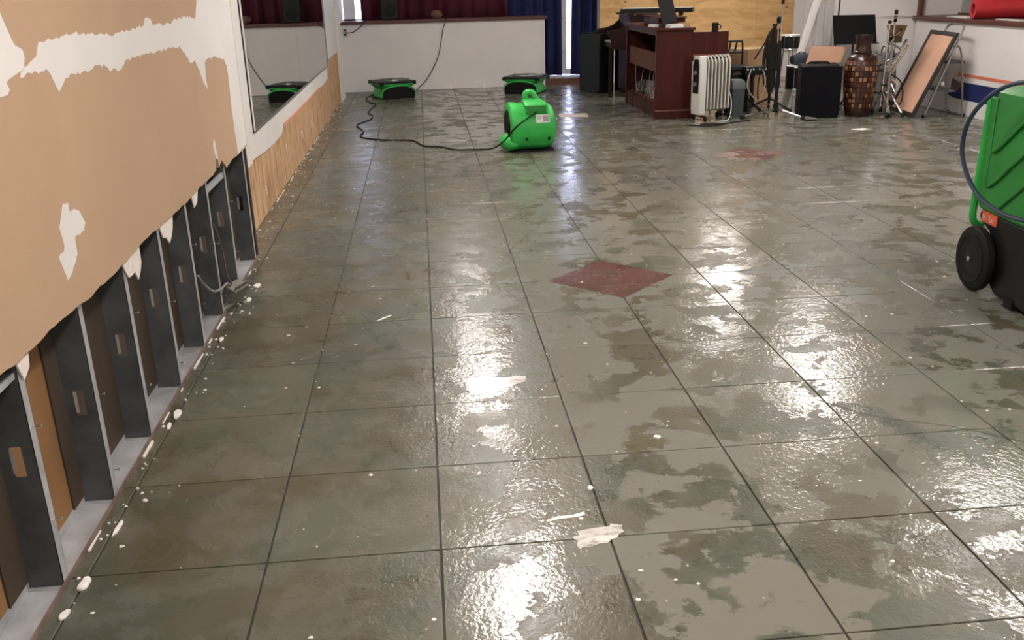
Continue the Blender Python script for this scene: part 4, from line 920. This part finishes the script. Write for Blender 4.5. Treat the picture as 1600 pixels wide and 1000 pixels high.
# step ladder
t = thing('step_ladder', (5.60, 9.90, 0), 'grey metal step ladder with a loop handle by the right wall', 'ladder')
MB().tube(spline([(-.215, -.15, 0), (-.01, -.17, .60), (.09, -.17, .88), (.12, -.13, .945), (.125, 0, .955), (.12, .13, .945), (.09, .17, .88), (-.01, .17, .60), (-.215, .17, 0)], 6), .0125, 8).build('front_frame', M_GREYM, t)
MB().tube(spline([(.235, -.16, .0), (.225, -.16, .02), (.14, -.165, .55), (.09, -.165, .72), (.02, -.165, .74)], 5), .011, 8).build('rear_leg', M_GREYM, t); MB().tube(spline([(.235, .16, .0), (.225, .16, .02), (.14, .165, .55), (.09, .165, .72), (.02, .165, .74)], 5), .011, 8).build('rear_leg', M_GREYM, t)
MB().tube([(.232, -.16, .012), (.232, .16, .012)], .011, 8).build('rear_bar', M_GREYM, t)
for (x, z, d) in ((-.115, .28, .16), (-.02, .56, .20)): MB().b2((x, -.155, z), (x+d, .155, z+.025)).build('step', mat('step_tread', (.10, .10, .10), .6, bump=.3), t, smooth=False, bevel=.004)
for x, y in ((-.215, -.15), (-.215, .17), (.235, -.16), (.235, .16)): MB().tube([(x, y, 0), (x, y, .03)], .016, 8).build('rubber_foot', M_RUBBER, t)
MB().lathe([(.018, -.19), (.018, -.155)], 12, (-.06, 0, .36), 'y').build('side_bolt', M_PAPERW, t)
# things on the right ledge
t = thing('red_roll', (5.895, 9.93, 1.0005), 'thick red tube lying across the right ledge', 'roll', rz=1.37)
MB().lathe([(.060, 0), (.098, 0), (.098, -.51), (.060, -.51), (.060, 0)], 28, (0, 0, .0985), 'y', cap=False).build('tube', M_REDFOAM, t, ang=40)
MB().lathe([(.0598, -.002), (.0598, -.508)], 24, (0, 0, .0985), 'y', cap=False).build('inner_wall', mat('deep_red', (.40, .02, .03), .6), t)
t = thing('paper_sheets', (5.95, 10.20, 1.0005), 'white paper sheets on the right ledge before the red tube', 'papers')
for k in range(3): MB().box((0, .0, .004+k*.006), (.15, .42-k*.05, .005), .06*k).build('sheet', M_PAPERW, t, smooth=False)
t = thing('paper_sheets', (5.98, 9.35, 1.0005), 'pale papers on the right ledge nearer than the red tube', 'papers')
for k in range(2): MB().box((0, .0, .004+k*.006), (.10, .42-k*.05, .005), .05*k).build('sheet', M_PAPERW, t, smooth=False)

# ------------------------------------------------------------------ litter on the floor
t = thing('electrical_box', (-1.005, 4.55, 0), 'torn-out grey metal electrical box lying at the stud wall', 'electrical box', rz=-.35)
rot = Matrix.Rotation(.5, 3, 'Y')
MB().box((0, 0, .062), (.065, .13, .105), rot=rot).build('box', mat('dirty_steel_box', (.17, .155, .135), .65, .2, var=.4, scale=30), t, smooth=False, bevel=.004)
MB().box((.031, 0, .079), (.004, .115, .092), rot=rot).build('cover', mat('dirty_steel_box2', (.22, .20, .175), .65, .2, var=.4, scale=30), t, smooth=False)
MB().box((-.0, -.09, .02), (.035, .10, .03), rot=rot).build('conduit_stub', mat('dirty_steel_box', (.24, .225, .20), .6), t, smooth=False, bevel=.006)
tag(MB().tube(spline([(-1.022, 3.99, .33), (-1.022, 4.06, .27), (-1.02, 4.20, .19), (-1.018, 4.36, .15), (-1.012, 4.46, .145), (-1.005, 4.52, .11)], 6), .0055, 6).build('cable', mat('grey_cable', (.30, .28, .26), .5)), 'thin grey cable drooping from a steel stud to the electrical box', 'cable')
tag(MB().tube(spline([(-1.03, 4.43, .46), (-1.021, 4.47, .36), (-1.018, 4.50, .26), (-1.012, 4.50, .17), (-1.0, 4.54, .10)], 6), .0035, 6).build('cable', mat('brown_cable', (.14, .09, .06), .5)), 'thin brown wire hanging to the electrical box from above', 'cable')
def blob(cx, cy, rx, ry, h, rz, n=11):
    pts = []
    for k in range(n):
        a = 2*PI*k/n; r = random.uniform(.75, 1.15)
        x, y = rx*r*math.cos(a), ry*r*math.sin(a)
        pts.append((cx+x*math.cos(rz)-y*math.sin(rz), cy+x*math.sin(rz)+y*math.cos(rz)))
    return pts
def chip(cx, cy, rx, ry, h, rz, label, m_=M_CHIP, name='plaster_chip', cat='plaster chip'):
    pts = blob(0, 0, rx, ry, h, rz)
    top = [(x*.8, y*.8) for x, y in pts]
    o = MB().loft([[(x, y, .0004) for x, y in pts], [(x*.97, y*.97, h*.7) for x, y in pts], [(x, y, h*random.uniform(.9, 1.1)) for x, y in top]]).build(name, m_, None, smooth=False, loc=(cx, cy, 0))
    return tag(o, label, cat)
for c in ((-.992, 2.085, .010, .022, .008, -.2, 'white plaster chip at the wall foot nearest the viewer'),
          (-.985, 2.215, .014, .032, .009, -.1, 'oval plaster chip on the first floor tile by the stud wall'),
          (-.978, 2.49, .007, .045, .006, -.05, 'long white plaster sliver beside the second steel stud'),
          (-.99, 3.27, .014, .035, .012, 0, 'white plaster chip by the fourth steel stud base'),
          (-.995, 3.17, .008, .03, .008, .1, 'narrow plaster sliver just nearer than the fourth stud base'),
          (-.98, 4.06, .010, .025, .008, 0, 'small plaster flake just nearer than the electrical box'),
          (-.95, 4.62, .012, .03, .008, 0, 'plaster flake right behind the electrical box'),
          (-.945, 4.86, .02, .04, .006, 0, 'flat plaster flake near the end of the open studs'),
          (-.245, 4.23, .008, .055, .003, -.75, 'thin white scrape of plaster left of the centre floor line'),
          (.742, 2.835, .013, .012, .005, 0, 'small white plaster crumb right of the longest floor line'),
          (.452, 2.526, .010, .014, .004, 0, 'white plaster crumb on the joint above the milky smear')): chip(*c)
SM = [(.352, 2.262), (.375, 2.268), (.372, 2.290), (.40, 2.296), (.44, 2.302), (.47, 2.305), (.476, 2.318), (.490, 2.310), (.508, 2.304), (.502, 2.285), (.506, 2.27), (.488, 2.26), (.480, 2.243), (.462, 2.238), (.45, 2.222), (.42, 2.219), (.40, 2.207), (.375, 2.210), (.366, 2.199), (.360, 2.22), (.366, 2.24)]
def flat(name, pts, h, m_, label, cat):
    cx = sum(p[0] for p in pts)/len(pts); cy = sum(p[1] for p in pts)/len(pts)
    o = MB().prism([(x-cx, y-cy) for x, y in pts], lambda p, d: (p[0], p[1], d), .0002, h).build(name, m_, None, smooth=False, loc=(cx, cy, 0)); return tag(o, label, cat)
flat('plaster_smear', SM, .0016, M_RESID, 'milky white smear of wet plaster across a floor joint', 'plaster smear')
flat('plaster_smear', [(.289, 2.360), (.325, 2.377), (.37, 2.378), (.408, 2.392), (.41, 2.374), (.38, 2.366), (.33, 2.362), (.295, 2.352)], .0014, M_CHIP, 'thin white plaster streak just above the milky smear', 'plaster smear')
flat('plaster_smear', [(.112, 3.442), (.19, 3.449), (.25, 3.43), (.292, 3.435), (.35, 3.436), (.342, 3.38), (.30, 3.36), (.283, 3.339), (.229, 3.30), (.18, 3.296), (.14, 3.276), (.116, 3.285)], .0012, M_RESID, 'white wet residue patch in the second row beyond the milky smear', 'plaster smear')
flat('paper_scrap', [(1.60, 11.18), (1.76, 11.17), (1.94, 11.14), (1.90, 10.83), (1.74, 10.86), (1.575, 10.905)], .002, mat('damp_paper', (.62, .50, .44), .5, var=.2, scale=8), 'damp paper sheet on the floor left of the organ', 'paper')
flat('paper_scrap', [(4.33, 9.20), (4.47, 9.21), (4.52, 9.13), (4.40, 9.10), (4.31, 9.15)], .002, M_PAPERW, 'small white paper scrap on the floor in front of the vase', 'paper')
deb = MB()
def fleck(x, y, r, h):
    n = random.choice((4, 5, 6)); a0 = random.uniform(0, 6); el = random.uniform(.5, 1)
    p = [(x+r*random.uniform(.6, 1.2)*math.cos(a0+2*PI*k/n), y+el*r*random.uniform(.6, 1.2)*math.sin(a0+2*PI*k/n)) for k in range(n)]
    deb.loft([[(*q, .0003) for q in p], [(x+(q[0]-x)*.7, y+(q[1]-y)*.7, h) for q in p]])
for k in range(170):
    y = random.uniform(1.8, 13.3); base = XW+.012 if y < 5.4 else XM+.01
    fleck(base+abs(random.gauss(0, .05)), y, random.choice((.004, .005, .007, .010)), random.uniform(.002, .006))
for k in range(420): fleck(random.uniform(-.95, 2.2), 1.9+11*random.random()**1.3, random.choice((.003, .004, .005, .009)), random.uniform(.001, .004))
for k in range(150): fleck(random.uniform(2.2, 5.6), 2.5+8*random.random(), random.choice((.003, .004, .006, .01)), random.uniform(.001, .004))
for k in range(70):
    y = random.uniform(1.9, 13.3); x = (XW+.006) if y < 5.4 else XM+.006; l = random.uniform(.03, .12)
    deb.b2((x, y, .0003), (x+random.uniform(.003, .009), y+l, random.uniform(.003, .008)))
tag(deb.build('plaster_crumbs', M_CHIP, None, smooth=False), 'tiny white plaster crumbs scattered over the wet floor', 'plaster crumbs', kind='stuff')
